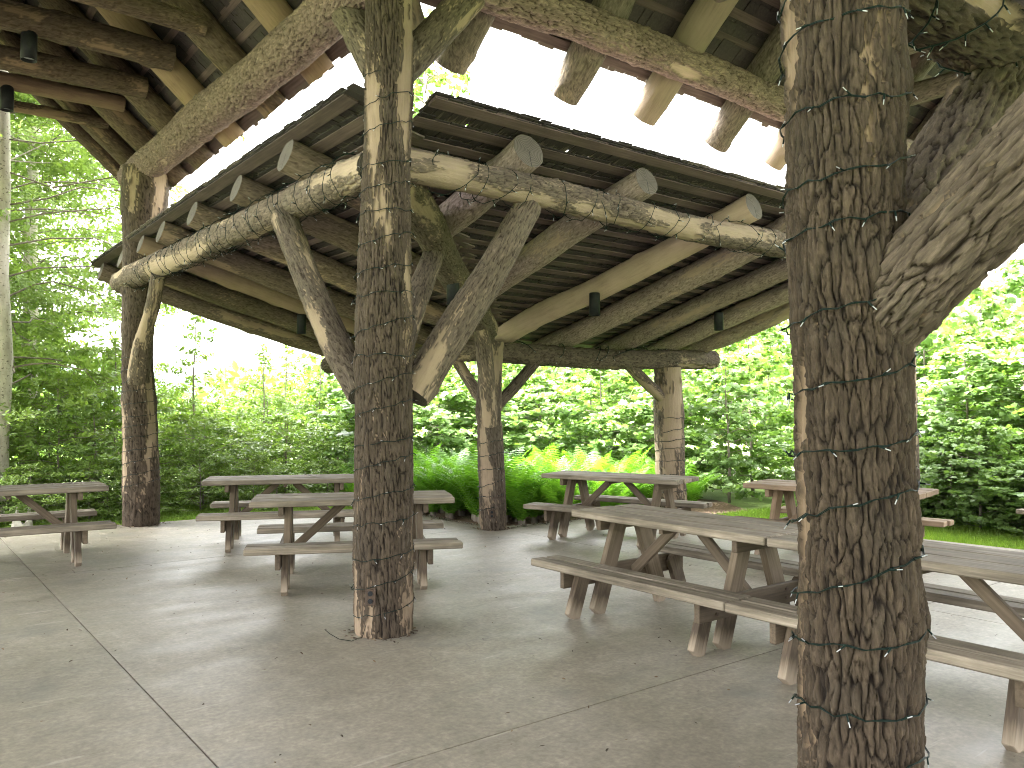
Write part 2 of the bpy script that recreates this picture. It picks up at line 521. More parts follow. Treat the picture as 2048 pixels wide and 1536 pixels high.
# ------------------------------------------------------------------ log builder
def catmull(P, n):
    P = np.asarray(P, float)
    if len(P) == 2:
        t = np.linspace(0, 1, n)[:, None]
        return P[0] * (1 - t) + P[1] * t
    Q = np.vstack([2 * P[0] - P[1], P, 2 * P[-1] - P[-2]])
    seg = np.linalg.norm(np.diff(P[:, :3], axis=0), axis=1)
    cum = np.concatenate([[0], np.cumsum(seg)])
    s = np.linspace(0, cum[-1], n)
    k = np.clip(np.searchsorted(cum, s, side='right') - 1, 0, len(seg) - 1)
    t = ((s - cum[k]) / seg[k])[:, None]
    p0, p1, p2, p3 = Q[k], Q[k + 1], Q[k + 2], Q[k + 3]
    return .5 * (2 * p1 + (p2 - p0) * t + (2 * p0 - 5 * p1 + 4 * p2 - p3) * t ** 2 + (3 * p1 - p0 - 3 * p2 + p3) * t ** 3)

SEED = [100]
# kind: cell width, cell length, depth, fine depth, wobble, peel amount
KINDS = {
    'rough': (.036, .22, .028, .9, .012, .13),
    'post':  (.028, .24, .020, .70, .012, .30),
    'net':   (.046, .095, .030, .5, .012, .10),
    'patch': (.036, .12, .014, .45, .014, .46),
    'tight': (.030, .10, .0055, .5, .012, .20),
    'bare':  (.030, .12, .002, .5, .016, 1.0),
    'limb':  (.044, .24, .032, .65, .010, .05),
    'fork':  (.030, .22, .011, .4, .008, .3),
}
def make_log(name, pts, kind, parent, m, na=64, dl=.03, label=None, caps=(True, True), cut=None, peel=None, wob=None):
    SEED[0] += 13
    s = SEED[0]
    cw, cl, amp, fine, wb, pk = KINDS[kind]
    if peel is not None: pk = peel
    if wob is not None: wb = wob
    P = np.asarray(pts, float)
    L = np.linalg.norm(np.diff(P[:, :3], axis=0), axis=1).sum()
    n = max(6, int(L / dl) + 1)
    C = catmull(P, n)
    c, r = C[:, :3].copy(), C[:, 3].copy()
    t = np.gradient(c, axis=0); t /= np.linalg.norm(t, axis=1)[:, None]
    ax = c[-1] - c[0]; ax /= np.linalg.norm(ax)
    ref = np.array([0, 0, 1.0]) if abs(ax[2]) < .8 else np.array([0.612, 0.79, 0.0])
    U = np.cross(t, ref); U /= np.linalg.norm(U, axis=1)[:, None]
    W = np.cross(t, U)
    l = np.linspace(0, L, n)
    zz = np.zeros(n)
    c += U * ((vnoise(zz + .5, l / 1.1, 1, s) - .5) * 2.4 * wb)[:, None] + W * ((vnoise(zz + .5, l / 1.1, 1, s + 5) - .5) * 2.4 * wb)[:, None]
    a = np.arange(na) / na
    A, Lg = np.meshgrid(a, l)
    R = np.repeat(r[:, None], na, 1)
    Rm = r.mean()
    nx = max(6, int(round(2 * math.pi * Rm / cw)))
    # slow swelling and knots
    R = R * (1 + .07 * (fbm(A * 3, Lg / .55, 3, s + 40, 2) - .5) * 2)
    k1, _, _ = worley(A * 3 + .3, Lg / .9, 3, s + 77)
    R = R + .018 * sst(.17, .0, k1) * min(1, Rm / .15)
    wx = (vnoise(A * (nx // 2), Lg / cl * 1.1, nx // 2, s + 1) - .5) * .8 + (vnoise(A * nx * 3, Lg / cl * 5, nx * 3, s + 15) - .5) * .35
    wy = (vnoise(A * nx, Lg / cl * 2.0, nx, s + 2) - .5) * .9 + (vnoise(A * nx * 4, Lg / cl * 3, nx * 4, s + 16) - .5) * .25
    f1, f2, cr = worley(A * nx + wx, Lg / cl + wy, nx, s + 3)
    plate = sst(.0, .20, f2 - f1)
    nx2 = nx * 2
    f1b, f2b, crb = worley(A * nx2 + wx * 1.6, Lg / (cl * .30) + wy * 1.5, nx2, s + 4)
    pl2 = sst(.0, .22, f2b - f1b) * (.6 + .4 * f2b)
    hgt = vnoise(A * nx, Lg / (cl * .8), nx, s + 6)
    fn = vnoise(A * nx * 4, Lg / (cl * .22), nx * 4, s + 8)
    fn2 = vnoise(A * nx * 9, Lg / (cl * .09), nx * 9, s + 9)
    h = plate * (.42 + .33 * cr + .25 * hgt) * (1 - fine * .55 + fine * .55 * pl2 * (.55 + .45 * crb)) + .30 * (fn - .5) + .20 * (fn2 - .5)
    h = np.clip(h, 0, 1.1)
    if pk >= 1:
        mask = np.ones_like(A)
    else:
        npk = max(2, int(round(2 * math.pi * Rm / .17)))
        q = fbm(A * npk, Lg / .75, npk, s + 20, 4)
        q = q - .16 * (plate * (.5 + .5 * cr) - .4)
        th = np.quantile(q[::3], 1 - pk * .8) if pk > 0 else 9
        mask = sst(th - .012, th + .012, q)
    grain = (vnoise(A * nx * 2, Lg / .35, nx * 2, s + 30) - .5) * .003 + (vnoise(A * nx * 4, Lg / .2, nx * 4, s + 31) - .5) * .0015
    disp = (1 - mask) * (h - .35) * amp + mask * (grain - amp * .45)
    R = R + disp
    ca, sa = np.cos(2 * math.pi * A), np.sin(2 * math.pi * A)
    V = c[:, None, :] + R[..., None] * (ca[..., None] * U[:, None, :] + sa[..., None] * W[:, None, :])
    if cut is not None:      # plane cuts: (point, normal) shears ends flat
        for (pt, nn, end) in cut:
            pt, nn = np.array(pt, float), np.array(nn, float)
            m_ = 5 if n > 14 else 2
            idx = range(n - 1, n - 1 - m_, -1) if end else range(m_)
            for q_, i in enumerate(idx):
                if q_ == 0:
                    d_ = ((pt - V[i]) @ nn) / (t[i] @ nn)
                    V[i] = V[i] + d_[:, None] * t[i]
    org = c[0].copy()
    Z = ax; X = U[0] - Z * (U[0] @ Z); X /= np.linalg.norm(X); Y = np.cross(Z, X)
    M = np.stack([X, Y, Z], 1)
    LV = (V.reshape(-1, 3) - org) @ M
    i0 = (np.arange(n - 1)[:, None] * na + np.arange(na)[None, :])
    i1 = (np.arange(n - 1)[:, None] * na + (np.arange(na)[None, :] + 1) % na)
    F = np.stack([i0, i1, i1 + na, i0 + na], -1).reshape(-1, 4)[:, ::-1]
    FS = [F]; mi = [np.zeros(len(F), int)]; sm = [np.ones(len(F), bool)]
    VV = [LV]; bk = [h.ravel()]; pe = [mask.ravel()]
    nv = len(LV)
    tris = []
    for e, row in ((0, 0), (1, n - 1)):
        if not caps[e]: continue
        ring = LV[row * na:(row + 1) * na]
        ctr = ring.mean(0)
        VV.append(np.vstack([ring, ctr[None]])); bk.append(np.zeros(na + 1)); pe.append(np.ones(na + 1))
        q = np.arange(na); q2 = (q + 1) % na
        T = np.stack([nv + q, nv + q2, np.full(na, nv + na)], -1)
        if e == 0: T = T[:, ::-1]
        tris.append(T[:, ::-1]); nv += na + 1
    if tris:
        T = np.vstack(tris); FS.append(T); mi.append(np.ones(len(T), int)); sm.append(np.zeros(len(T), bool))
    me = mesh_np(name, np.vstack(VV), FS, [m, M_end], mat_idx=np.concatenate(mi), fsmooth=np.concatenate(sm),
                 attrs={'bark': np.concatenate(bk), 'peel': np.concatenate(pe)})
    o = bpy.data.objects.new(name, me)
    mw = Matrix(((X[0], Y[0], Z[0], org[0]), (X[1], Y[1], Z[1], org[1]), (X[2], Y[2], Z[2], org[2]), (0, 0, 0, 1)))
    link(o, parent)
    o.matrix_basis = mw
    if label: o['label'] = label
    return o

# ------------------------------------------------------------------ pavilion
pav = empty("pavilion")
tag(pav, "rustic open pavilion of rough bark logs with wooden shake roofs", "pavilion")
G = 3.63

POST_C = [(.01, .02, 0, .208), (-.005, -.01, 1.3, .203), (-.03, -.03, 2.4, .195), (-.02, -.06, 3.48, .166), (-.015, -.08, 4.2, .168), (-.02, -.08, 4.85, .172)]
POST_R = [(.035, -3.615, 0, .212), (.03, -3.62, .26, .209), (.009, -3.629, .9, .212), (-.009, -3.63, 1.26, .203), (-.03, -3.632, 1.73, .20), (-.053, -3.633, 2.2, .197), (-.075, -3.65, 3.14, .21), (-.08, -3.65, 4.8, .2)]
POST_L = [(.013, 6.95, 0, .24), (0, 6.92, 1.03, .232), (-.06, 6.92, 2.2, .205), (-.07, 6.9, 3.1, .205), (-.05, 6.88, 3.8, .23), (-.02, 6.84, 4.5, .30), (-.0, 6.82, 4.95, .30)]
POST_V = [(3.66, 3.64, 0, .180), (3.62, 3.63, 1.06, .166), (3.6, 3.62, 1.7, .165), (3.64, 3.6, 2.52, .16)]
POST_E = [(7.3, 3.66, 0, .235), (7.25, 3.66, .92, .235), (7.2, 3.66, 2.28, .232)]
POST_F = [(7.45, .0, 0, .21), (7.47, 0, 2.4, .2), (7.45, 0, 4.9, .19)]
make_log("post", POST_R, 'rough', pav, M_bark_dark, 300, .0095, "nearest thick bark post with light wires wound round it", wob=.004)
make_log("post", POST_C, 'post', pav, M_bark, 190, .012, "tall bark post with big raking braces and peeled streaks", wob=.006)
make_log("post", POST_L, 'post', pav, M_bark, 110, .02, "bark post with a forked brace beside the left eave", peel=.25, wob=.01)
make_log("post", POST_V, 'post', pav, M_bark_grey, 96, .02, "slim post at the corner by the ferns", peel=.5)
make_log("post", POST_E, 'post', pav, M_bark_grey, 96, .022, "pale peeled post at the end of the low eave beam", peel=.8)
make_log("post", POST_F, 'post', pav, M_bark_grey, 96, .024, "pale post half hidden behind the nearest post", peel=.6)
make_log("post", [(3.64, 7.22, 0, .2), (3.64, 7.22, 2.3, .19)], 'post', pav, M_bark, 48, .05)
for (x, y, h) in ((-G, 0, 4.8), (-G, -G, 4.8), (-G, 7.0, 4.8), (7.45, -G, 4.8), (0, -7.3, 4.8), (3.64, -7.3, 2.3), (-G, -9.5, 4.8), (0, -9.5, 4.8)):
    make_log("post", [(x, y, 0, .2), (x, y, h, .19)], 'post', pav, M_bark, 40, .06)

# beams
make_log("beam", [(-.0, -.35, 4.93, .19), (-.02, 2.5, 4.90, .20), (-.02, 5, 4.96, .205), (0, 7.75, 5.04, .19)], 'net', pav, M_bark_light, 130, .016,
         "big high eave log with netted bark on the left side")
make_log("beam", [(-.5, -.02, 4.99, .16), (3.2, 0, 5.02, .158), (5.1, 0, 4.99, .155), (8.25, 0, 5.0, .15)], 'net', pav, M_bark_light, 100, .018,
         "high eave log with netted bark on the right side")
make_log("beam", [(-.04, .12, 3.40, .135), (-.06, 2.2, 3.42, .14), (-.12, 5, 3.42, .15), (-.2, 7.35, 3.42, .155)], 'patch', pav, M_beam, 110, .016,
         "lower log with flaking pale bark and wound wires on the left")
make_log("beam", [(.12, -.04, 3.42, .125), (2.5, -.02, 3.40, .125), (4.6, 0, 3.41, .13), (7.5, 0, 3.42, .13)], 'patch', pav, M_beam, 110, .016,
         "lower log with flaking pale bark and wound wires on the right", peel=.5)
make_log("beam", [(3.64, 3.66, 2.42, .135), (3.64, 6, 2.41, .135), (3.66, 8.75, 2.42, .14)], 'net', pav, M_bark_grey, 64, .022,
         "low eave log whose cut end shows left of the tall post")
make_log("beam", [(3.62, 3.66, 2.40, .135), (5.6, 3.62, 2.36, .14), (7.6, 3.64, 2.43, .15), (8.3, 3.62, 2.44, .15)], 'net', pav, M_bark_grey, 80, .02,
         "low eave log above the fern bed ending past the pale post")
make_log("beam", [(.05, -G, 3.37, .17), (3, -G, 3.36, .165), (7.5, -G, 3.36, .16)], 'rough', pav, M_bark, 110, .02, "lower log running back from the nearest post", peel=.3)
make_log("beam", [(0, -G - .1, 3.42, .15), (0, -7.4, 3.42, .15)], 'rough', pav, M_bark, 48, .05)
for p in ([(-G, .4, 4.98, .17), (-G, 7.6, 4.98, .17)], [(.0, -G, 4.98, .17), (8.2, -G, 4.98, .17)], [(0, -G, 4.95, .17), (0, -9.8, 4.95, .17)], [(-G, -G, 4.95, .17), (-G, -9.8, 4.95, .17)]):
    make_log("beam", p, 'net', pav, M_bark, 36, .08)

# valley log and braces
make_log("valley_log", [(.1, .1, 3.44, .15), (1.8, 1.8, 3.02, .155), (3.35, 3.35, 2.66, .165)], 'patch', pav, M_bark_grey, 90, .02, peel=.25)
def brace(pts, kind='fork', m=M_bark_grey, na=80, dl=.018, label=None, peel=None):
    return make_log("brace", pts, kind, pav, m or M_bark, na, dl, label, peel=peel)
brace([(-.03, .30, 1.72, .11), (-.05, .62, 2.05, .115), (-.09, 1.12, 2.66, .11), (-.12, 1.62, 3.3, .115)], peel=.28, label="curving brace from the tall post up to the left lower log")
brace([(.22, -.03, 1.70, .13), (.62, -.02, 2.25, .132), (1.0, 0, 2.75, .125), (1.36, .0, 3.30, .115)], peel=.10, na=100, dl=.014, label="straight raking brace from the tall post up to the right lower log")
brace([(.16, .16, 1.9, .10), (.62, .62, 2.45, .10), (1.15, 1.15, 3.05, .095)])
brace([(0, .10, 4.12, .13), (0, .5, 4.62, .13), (0, .9, 5.0, .12)], peel=.1)
brace([(.10, 0, 4.12, .13), (.45, 0, 4.52, .13), (.85, 0, 5.0, .12)], peel=.1)
brace([(0, -3.70, 1.90, .15), (0, -4.22, 2.37, .158), (0, -4.9, 2.98, .16), (0, -5.3, 3.38, .155)], 'limb', m=M_bark_mid, na=190, dl=.011, peel=.04, label="massive raking brace rising right from the nearest post")
brace([(.05, -G, 1.95, .15), (.75, -G, 2.66, .15), (1.45, -G, 3.3, .145)], 'limb', m=M_bark_mid, na=120, dl=.014, peel=.1)
brace([(3.62, 3.75, 1.66, .075), (3.63, 4.12, 1.98, .078), (3.64, 4.5, 2.34, .075)], na=48, dl=.03)
brace([(3.72, 3.64, 1.66, .075), (4.1, 3.64, 1.98, .078), (4.48, 3.64, 2.34, .075)], na=48, dl=.03, peel=.1)
brace([(3.53, 3.53, 1.4, .10), (3.36, 3.36, 1.9, .105), (3.14, 3.14, 2.4, .10), (2.9, 2.9, 2.75, .09)], na=64, dl=.025, peel=.45)
brace([(7.06, 3.64, 1.78, .085), (6.68, 3.64, 2.02, .088), (6.28, 3.64, 2.3, .085)], na=48, dl=.03, peel=.3)
brace([(-.06, 7.08, 1.55, .12), (-.08, 6.86, 2.0, .145), (-.1, 6.52, 2.42, .135), (-.11, 6.28, 2.68, .10), (-.12, 5.95, 2.95, .085), (-.14, 5.6, 3.32, .085)], 'fork', na=72, dl=.02, peel=.4, label="forked brace of the left post, upper limb peeled pale")

# ------------------------------------------------------------------ roofs
SL, ZR = .28, 3.703          # lower sheds: rafter axis z = ZR - SL * distance
SU, ZU = .90, 5.22           # upper roof
def board_mesh(name, lx, ly, lz, m, bev=.004):
    bm = bmesh.new()
    bmesh.ops.create_cube(bm, size=1.0)
    bmesh.ops.scale(bm, vec=(lx, ly, lz), verts=bm.verts)
    if bev: bmesh.ops.bevel(bm, geom=list(bm.edges), offset=bev, segments=1, affect='EDGES')
    me = bpy.data.meshes.new(name); bm.to_mesh(me); bm.free()
    me.materials.append(m)
    return me

def frame(o, X, Y, Z, loc):
    o.matrix_basis = Matrix(((X[0], Y[0], Z[0], loc[0]), (X[1], Y[1], Z[1], loc[1]), (X[2], Y[2], Z[2], loc[2]), (0, 0, 0, 1)))

BOX_F = np.array([[0, 1, 3, 2], [4, 6, 7, 5], [0, 4, 5, 1], [2, 3, 7, 6], [0, 2, 6, 4], [1, 5, 7, 3]])
SHINGLES_LEFT = [300]
def shed(parent, along, down, org, d0, d1, slope, z_axis, rr, lo, hi, n_parts, sp=.19, first_board=True, seed=1, lsp=.205, lw=.082, thick=.014):
    """laths + shakes on a slope. along/down: unit horizontal vectors, org: plan point of d=0, s=0.
       lo(d), hi(d): extent along the eave direction at distance d down the slope."""
    r_ = np.random.default_rng(seed)
    al = np.array([along[0], along[1], 0.0]); dn = np.array([down[0], down[1], 0.0])
    k = math.hypot(1, slope)
    D3 = (dn + np.array([0, 0, -slope])) / k             # down the slope
    N3 = np.cross(al, D3); N3 = N3 if N3[2] > 0 else -N3
    o3 = np.array([org[0], org[1], 0.0])
    top = rr * k                                         # rafter top above axis
    def P(s, d, h):                                      # h: height above the rafter tops, normal to the slope
        return o3 + al * s + dn * d + np.array([0, 0, z_axis - slope * d + top]) + N3 * h
    nrow = int((d1 - d0) * k / sp)
    dl_, d_ = [], d0 + .05
    while d_ < d1:
        dl_.append(d_)
        d_ += (.25 if (first_board and len(dl_) < 3) else lsp) / k * r_.uniform(.94, 1.06)
    if dl_[-1] > d1 - .10: dl_[-1] = d1 - .035
    else: dl_.append(d1 - .035)
    for i, d in enumerate(dl_):
        a, b = lo(d), hi(d)
        if b - a < .25 or d > d1: continue
        w = lw if not (i < 3 and first_board) else .115
        a += r_.normal(0, .006); b += r_.normal(0, .012)
        me = board_mesh("lath", b - a, w * r_.uniform(.85, 1.12), .026, M_lath, 0)
        o = link(bpy.data.objects.new("lath", me), parent)
        X, Z = al, N3; Y = np.cross(Z, X)
        frame(o, X, Y, Z, P((a + b) / 2, d, .013 + r_.normal(0, .002)))
    # shakes: butt towards the eave, tilted so that courses overlap
    rows = int((d1 - d0) * k / sp) + 1
    todo = []
    Ls = .40
    if sp == .19:
        Ls = 2.6 * lsp
        butts = [d_ - (lw / 2 + .012) / k + .47 * Ls / k for d_ in dl_]
        butts = [d0 + .05, d0 + .14] + [q for q in butts if d0 + .2 < q < d1 - .04] + [d1 + .03]
    else:
        butts = [d0 + .02 + (i * sp) / k + .06 / k for i in range(rows + 1)]
    for dbutt in butts:
        dm = min(max(dbutt, d0), d1)
        if dbutt > d1 + .035: continue
        a, b = lo(dm) - (.24 if lo(dm) == dm else 0), hi(dm)
        s = a + r_.uniform(-.02, .02)
        while s < b:
            w = r_.uniform(.09, .22)
            if s + w > b + .04: w = max(.05, b + .02 - s)
            todo.append((s + w / 2, dbutt + r_.normal(0, .008), w - r_.uniform(.002, .007)))
            s += w
    tilt = thick * 1.05 / sp
    Yd = D3 * math.cos(tilt) + N3 * math.sin(tilt)
    Nn = N3 * math.cos(tilt) - D3 * math.sin(tilt)
    camv = np.array(CAM)
    todo = [(s, d, w, np.linalg.norm(P(s, d, 0) - camv)) for s, d, w in todo]
    todo.sort(key=lambda q: q[3])
    VV, AL = [], []
    for j, (s, d, w, _) in enumerate(todo):
        hb = .030 + thick * 1.0 + thick / 2 + r_.normal(0, .0015)
        rz = r_.normal(0, .012)
        Xa = al * math.cos(rz) + Yd * math.sin(rz)
        Ya = np.cross(Nn, Xa)
        Ya = Ya if Ya @ D3 > 0 else -Ya
        th = thick * r_.uniform(.75, 1.25)
        ls = max(.09, min(Ls, (d - d0) * k + .03 + r_.normal(0, .008)))
        butt = P(s, d, hb)
        if j < n_parts:
            o = bpy.data.objects.new("shingle", SHINGLE_ME[j % len(SHINGLE_ME)])
            link(o, parent)
            # local X along the slope (grain), origin at the butt end
            X_ = -Ya; Z_ = Nn; Y_ = np.cross(Z_, X_)
            mlen = ls
            o.matrix_basis = Matrix(((X_[0] * mlen, Y_[0] * w, Z_[0] * th, butt[0]), (X_[1] * mlen, Y_[1] * w, Z_[1] * th, butt[1]), (X_[2] * mlen, Y_[2] * w, Z_[2] * th, butt[2]), (0, 0, 0, 1)))
        else:
            c = []
            for ix in (0, 1):
                for iy in (-.5, .5):
                    for iz in (-.5, .5):
                        c.append(butt - Ya * ls * ix + Xa * w * iy + Nn * th * iz * (1 if ix == 0 else .55))
            VV.append(c)
            AL.append([0, 0, 0, 0, ls / Ls, ls / Ls, ls / Ls, ls / Ls])
    if VV:
        V = np.array(VV).reshape(-1, 3)
        F = (BOX_F[None] + (np.arange(len(VV)) * 8)[:, None, None]).reshape(-1, 4)
        me = mesh_np("shingle_courses", V, [F], [M_shake2], attrs={'along': np.array(AL).ravel()})
        o = link(bpy.data.objects.new("shingle_courses", me), parent)
        tag(o, kind='stuff')

def _shingle_meshes():
    out = []
    for i in range(6):
        me = bpy.data.meshes.new("shingle")
        V = []
        for ix in (0, 1):
            for iy in (-.5, .5):
                for iz in (-.5, .5):
                    V.append((ix + (random.uniform(-.02, .02) if ix == 0 else 0), iy * (1 if ix == 0 else random.uniform(.86, 1)), iz * (1 if ix == 0 else .55)))
        me.from_pydata(V, [], [tuple(reversed(f)) for f in BOX_F.tolist()])
        me.materials.append(M_shake)
        bm = bmesh.new(); bm.from_mesh(me); bmesh.ops.recalc_face_normals(bm, faces=bm.faces); bm.to_mesh(me); bm.free()
        out.append(me)
    return out
SHINGLE_ME = _shingle_meshes()
M_shake2 = board_material("roof_shake_field", (0.0164, 0.0143, 0.0139), (0.0303, 0.0262, 0.0238), (0.0533, 0.0443, 0.0377), axis=2, teeth='attr')

low_roof = empty("lower_roof", parent=pav)
# left shed: eave direction +Y, falls towards +X
shed(low_roof, (0, 1), (1, 0), (0, 0), -.24, 4.65, SL, ZR, .14, lambda d: max(.18, d), lambda d: 9.2, 90, seed=3)
# right shed: eave direction +X, falls towards +Y
shed(low_roof, (1, 0), (0, 1), (0, 0), -.20, 4.65, SL, ZR, .14, lambda d: max(.30, d), lambda d: 8.6, 110, seed=4)
# shed on the near side of the right arm, mostly beyond the frame
shed(low_roof, (1, 0), (0, -1), (0, -G), -.20, 4.2, SL, ZR, .14, lambda d: max(.9, d), lambda d: 8.6, 0, sp=.3, seed=5)

# unseen sheds round the other corners, added to cut light on floor and posts
shed(low_roof, (0, -1), (1, 0), (0, -G), -.20, 4.2, SL, ZR, .14, lambda d: max(.9, d), lambda d: 7.6, 0, sp=.3, seed=17)
shed(low_roof, (0, -1), (-1, 0), (-G, -G), -.20, 4.2, SL, ZR, .14, lambda d: max(.3, d), lambda d: 7.6, 0, sp=.3, seed=18)
shed(low_roof, (-1, 0), (0, -1), (-G, -G), -.20, 4.2, SL, ZR, .14, lambda d: max(.3, d), lambda d: 6.5, 0, sp=.3, seed=19)
shed(low_roof, (0, 1), (-1, 0), (-G, 0), -.20, 3.4, SL, ZR, .14, lambda d: max(.3, d), lambda d: 8.6, 0, sp=.3, seed=15)  # added shed, depth set to block sun on the left floor yet leave sky
shed(low_roof, (-1, 0), (0, 1), (-G, 0), -.20, 4.2, SL, ZR, .14, lambda d: max(.3, d), lambda d: 6.5, 0, sp=.3, seed=16)

for (x, y) in ((-6.9, 3.64), (-6.9, 7.4)):  # posts, then rafters, of the added left shed
    make_log('post', [(x, y, 0, .2), (x, y, 2.6, .19)], 'post', pav, M_bark, 40, .06)
for y in (1.4, 3.2, 5.2, 7.2, 8.3):
    make_log('rafter', [(-G + .1, y, ZR, .14), (-G - min(3.2, y), y, ZR - SL * min(3.2, y), .14)], 'tight', low_roof, M_rafter, 32, .06)

def lraf(name, pts, kind, m, na=56, dl=.03, label=None, peel=None):
    return make_log(name, pts, kind, low_roof, m, na, dl, label, peel=peel)
lk = [('tight', M_rafter_brown, .08), ('tight', M_rafter_brown, .12), ('tight', M_rafter_brown, .1), ('tight', M_rafter_brown, .1), ('bare', M_rafter_brown, 1), ('tight', M_rafter_brown, .08), ('tight', M_rafter_brown, .15)]
for i, (u, r) in enumerate(((1.38, .15), (2.62, .145), (3.93, .14), (5.19, .145), (6.12, .125), (7.36, .145), (8.72, .14))):
    v1 = min(u, 4.35)
    kd, mm, pk = lk[i]
    v0 = -.22 + random.uniform(-.02, .02)
    lraf("rafter", [(v0, u, ZR - SL * v0, r * .98), (v1 * .5, u + random.uniform(-.04, .04), ZR - SL * v1 * .5 - .01, r * 1.03), (v1, u - .25 * (i == 6), ZR - SL * v1, r)], kd, mm, 72, .024, peel=pk,
         label="smooth peeled rafter of the left lower roof" if i == 4 else None)
rk = [('tight', M_rafter_grey, .06), ('tight', M_rafter_grey, .06), ('bare', M_rafter_grey, 1), ('tight', M_rafter_grey, .05), ('tight', M_rafter_grey, .08), ('tight', M_rafter_grey, .15), ('patch', M_rafter_grey, .35)]
for i, (va, vb, r) in enumerate(((1.28, 1.28, .15), (2.69, 2.69, .145), (4.31, 3.95, .145), (5.25, 5.05, .15), (6.35, 6.27, .145), (7.3, 7.29, .135), (8.1, 8.03, .14))):
    u1 = min(vb, 4.35)
    kd, mm, pk = rk[i]
    u0 = -.10 + random.uniform(-.02, .02)
    lraf("rafter", [(va, u0, ZR - SL * u0, r * .98), ((va + vb) / 2, u1 * .5, ZR - SL * u1 * .5 - .01, r * 1.03), (vb, u1, ZR - SL * u1, r)], kd, mm, 84, .022, peel=pk,
         label="pale peeled rafter of the right lower roof" if i == 2 else None)
for i, x in enumerate((1.3, 2.6, 3.9, 5.2, 6.5)):
    lraf("rafter", [(x, -G + .2, ZR + .05, .14), (x, -G - min(3.9, x + .2), ZR - SL * min(3.9, x + .2), .14)], 'tight', M_rafter, 40, .05)

up_roof = empty("upper_roof", parent=pav)
RH = -G / 2                                                # ridge line
# left arm, slope towards +X
shed(up_roof, (0, 1), (1, 0), (0, 0), RH, .50, SU, ZU, .152, lambda d: d, lambda d: 8.35, 50, seed=6, lsp=.26, lw=.088, first_board=False)
# right arm, slope towards +Y
shed(up_roof, (1, 0), (0, 1), (0, 0), RH, .47, SU, ZU, .152, lambda d: d, lambda d: 8.35, 50, seed=8, lsp=.26, lw=.088, first_board=False)
# far slopes and the arms over and behind the camera
shed(up_roof, (0, 1), (-1, 0), (-G, 0), RH, .50, SU, ZU, .152, lambda d: d, lambda d: 8.35, 0, sp=.3, seed=9)
shed(up_roof, (1, 0), (0, -1), (0, -G), RH, .50, SU, ZU, .152, lambda d: d, lambda d: 8.35, 0, sp=.3, seed=10)
shed(up_roof, (0, -1), (1, 0), (0, -G), RH, .50, SU, ZU, .152, lambda d: d, lambda d: 7.5, 0, sp=.3, seed=11)
shed(up_roof, (0, -1), (-1, 0), (-G, -G), RH, .50, SU, ZU, .152, lambda d: d, lambda d: 7.5, 0, sp=.3, seed=12)
shed(up_roof, (-1, 0), (0, 1), (-G, 0), RH, .50, SU, ZU, .152, lambda d: d, lambda d: 5.5, 0, sp=.3, seed=13)
shed(up_roof, (-1, 0), (0, -1), (-G, -G), RH, .50, SU, ZU, .152, lambda d: d, lambda d: 5.5, 0, sp=.3, seed=14)

def uraf(pts, kind, m, na=56, dl=.03, label=None, peel=None):
    return make_log("rafter", pts, kind, up_roof, m, na, dl, label, peel=peel)
ul = [('tight', .15), ('bare', 1), ('tight', .1), ('bare', 1), ('tight', .1), ('tight', .1), ('tight', .15)]
for i, u in enumerate((.80, 2.02, 3.22, 4.43, 5.57, 6.70, 7.62)):
    v1, v0 = .42, max(RH, -u if u < 0 else RH)
    r = (.15, .152, .155, .15, .155, .15, .14)[i]
    uraf([(v1, u, ZU - SU * v1, r), (-.7, u + random.uniform(-.03, .03), ZU + SU * .7 - .01, r * 1.05), (v0 + .05, u, ZU - SU * (v0 + .05), r * .9)], ul[i][0], M_rafter, 60, .026, peel=ul[i][1])
for u in (8.3,):
    uraf([(.42, u, ZU - SU * .42, .12), (RH, u, ZU - SU * RH, .11)], 'tight', M_rafter, 48, .03)
for i, v in enumerate((.30, 1.01, 2.30, 3.40, 4.60, 5.72, 6.9, 8.15)):
    r = (.10, .172, .168, .165, .16, .165, .15, .15)[i]
    u1 = (.58, .66, .64, .61, .65, .66, .6, .5)[i]
    kd = ('tight', 'tight', 'tight', 'bare', 'tight', 'bare', 'tight', 'tight')[i]
    uraf([(v, u1, ZU - SU * u1, r * .93), (v, .3, ZU - SU * .3, r), (v + random.uniform(-.03, .03), -.7, ZU + SU * .7 - .01, r * 1.05), (v, RH + .05, ZU - SU * (RH + .05), r * .9)], kd,
         M_tail, 68, .022, peel=1 if kd == 'bare' else .1)
uraf([(.5, .5, ZU - SU * .5 - .06, .13), (RH, RH, ZU - SU * RH - .06, .13)], 'tight', M_tail, 56, .03)
for u in (-4.6, -5.8, -7.0, -8.2):
    for sgn, x0 in ((1, 0), (-1, -G)):
        uraf([(x0 + sgn * .42, u, ZU - SU * .42, .12), (RH, u, ZU - SU * RH, .11)], 'tight', M_rafter, 28, .08)
for i, (u, z, r, kd) in enumerate(((3.08, 5.47, .10, 'patch'), (4.22, 5.55, .145, 'tight'), (5.35, 5.55, .13, 'tight'), (6.52, 5.69, .10, 'bare'), (7.46, 5.69, .075, 'patch'))):
    make_log("tie_log", [(-.38, u, z, r), (-1.2, u, z + .01, r * 1.05), (-G + .4, u, z - .02, r)], kd, up_roof, M_rafter, 60, .026, peel={'bare': 1, 'patch': .4}.get(kd, .06))
for i, (v, z, r) in enumerate(((2.16, 5.5, .11), (3.28, 5.55, .11), (4.46, 5.5, .11), (5.58, 5.45, .115), (6.75, 5.36, .125), (8.0, 5.36, .13))):
    make_log("tie_log", [(v, -.45, z, r), (v, -1.6, z, r), (v, -G + .4, z, r)], 'tight', up_roof, M_tail, 56, .028, peel=.08)
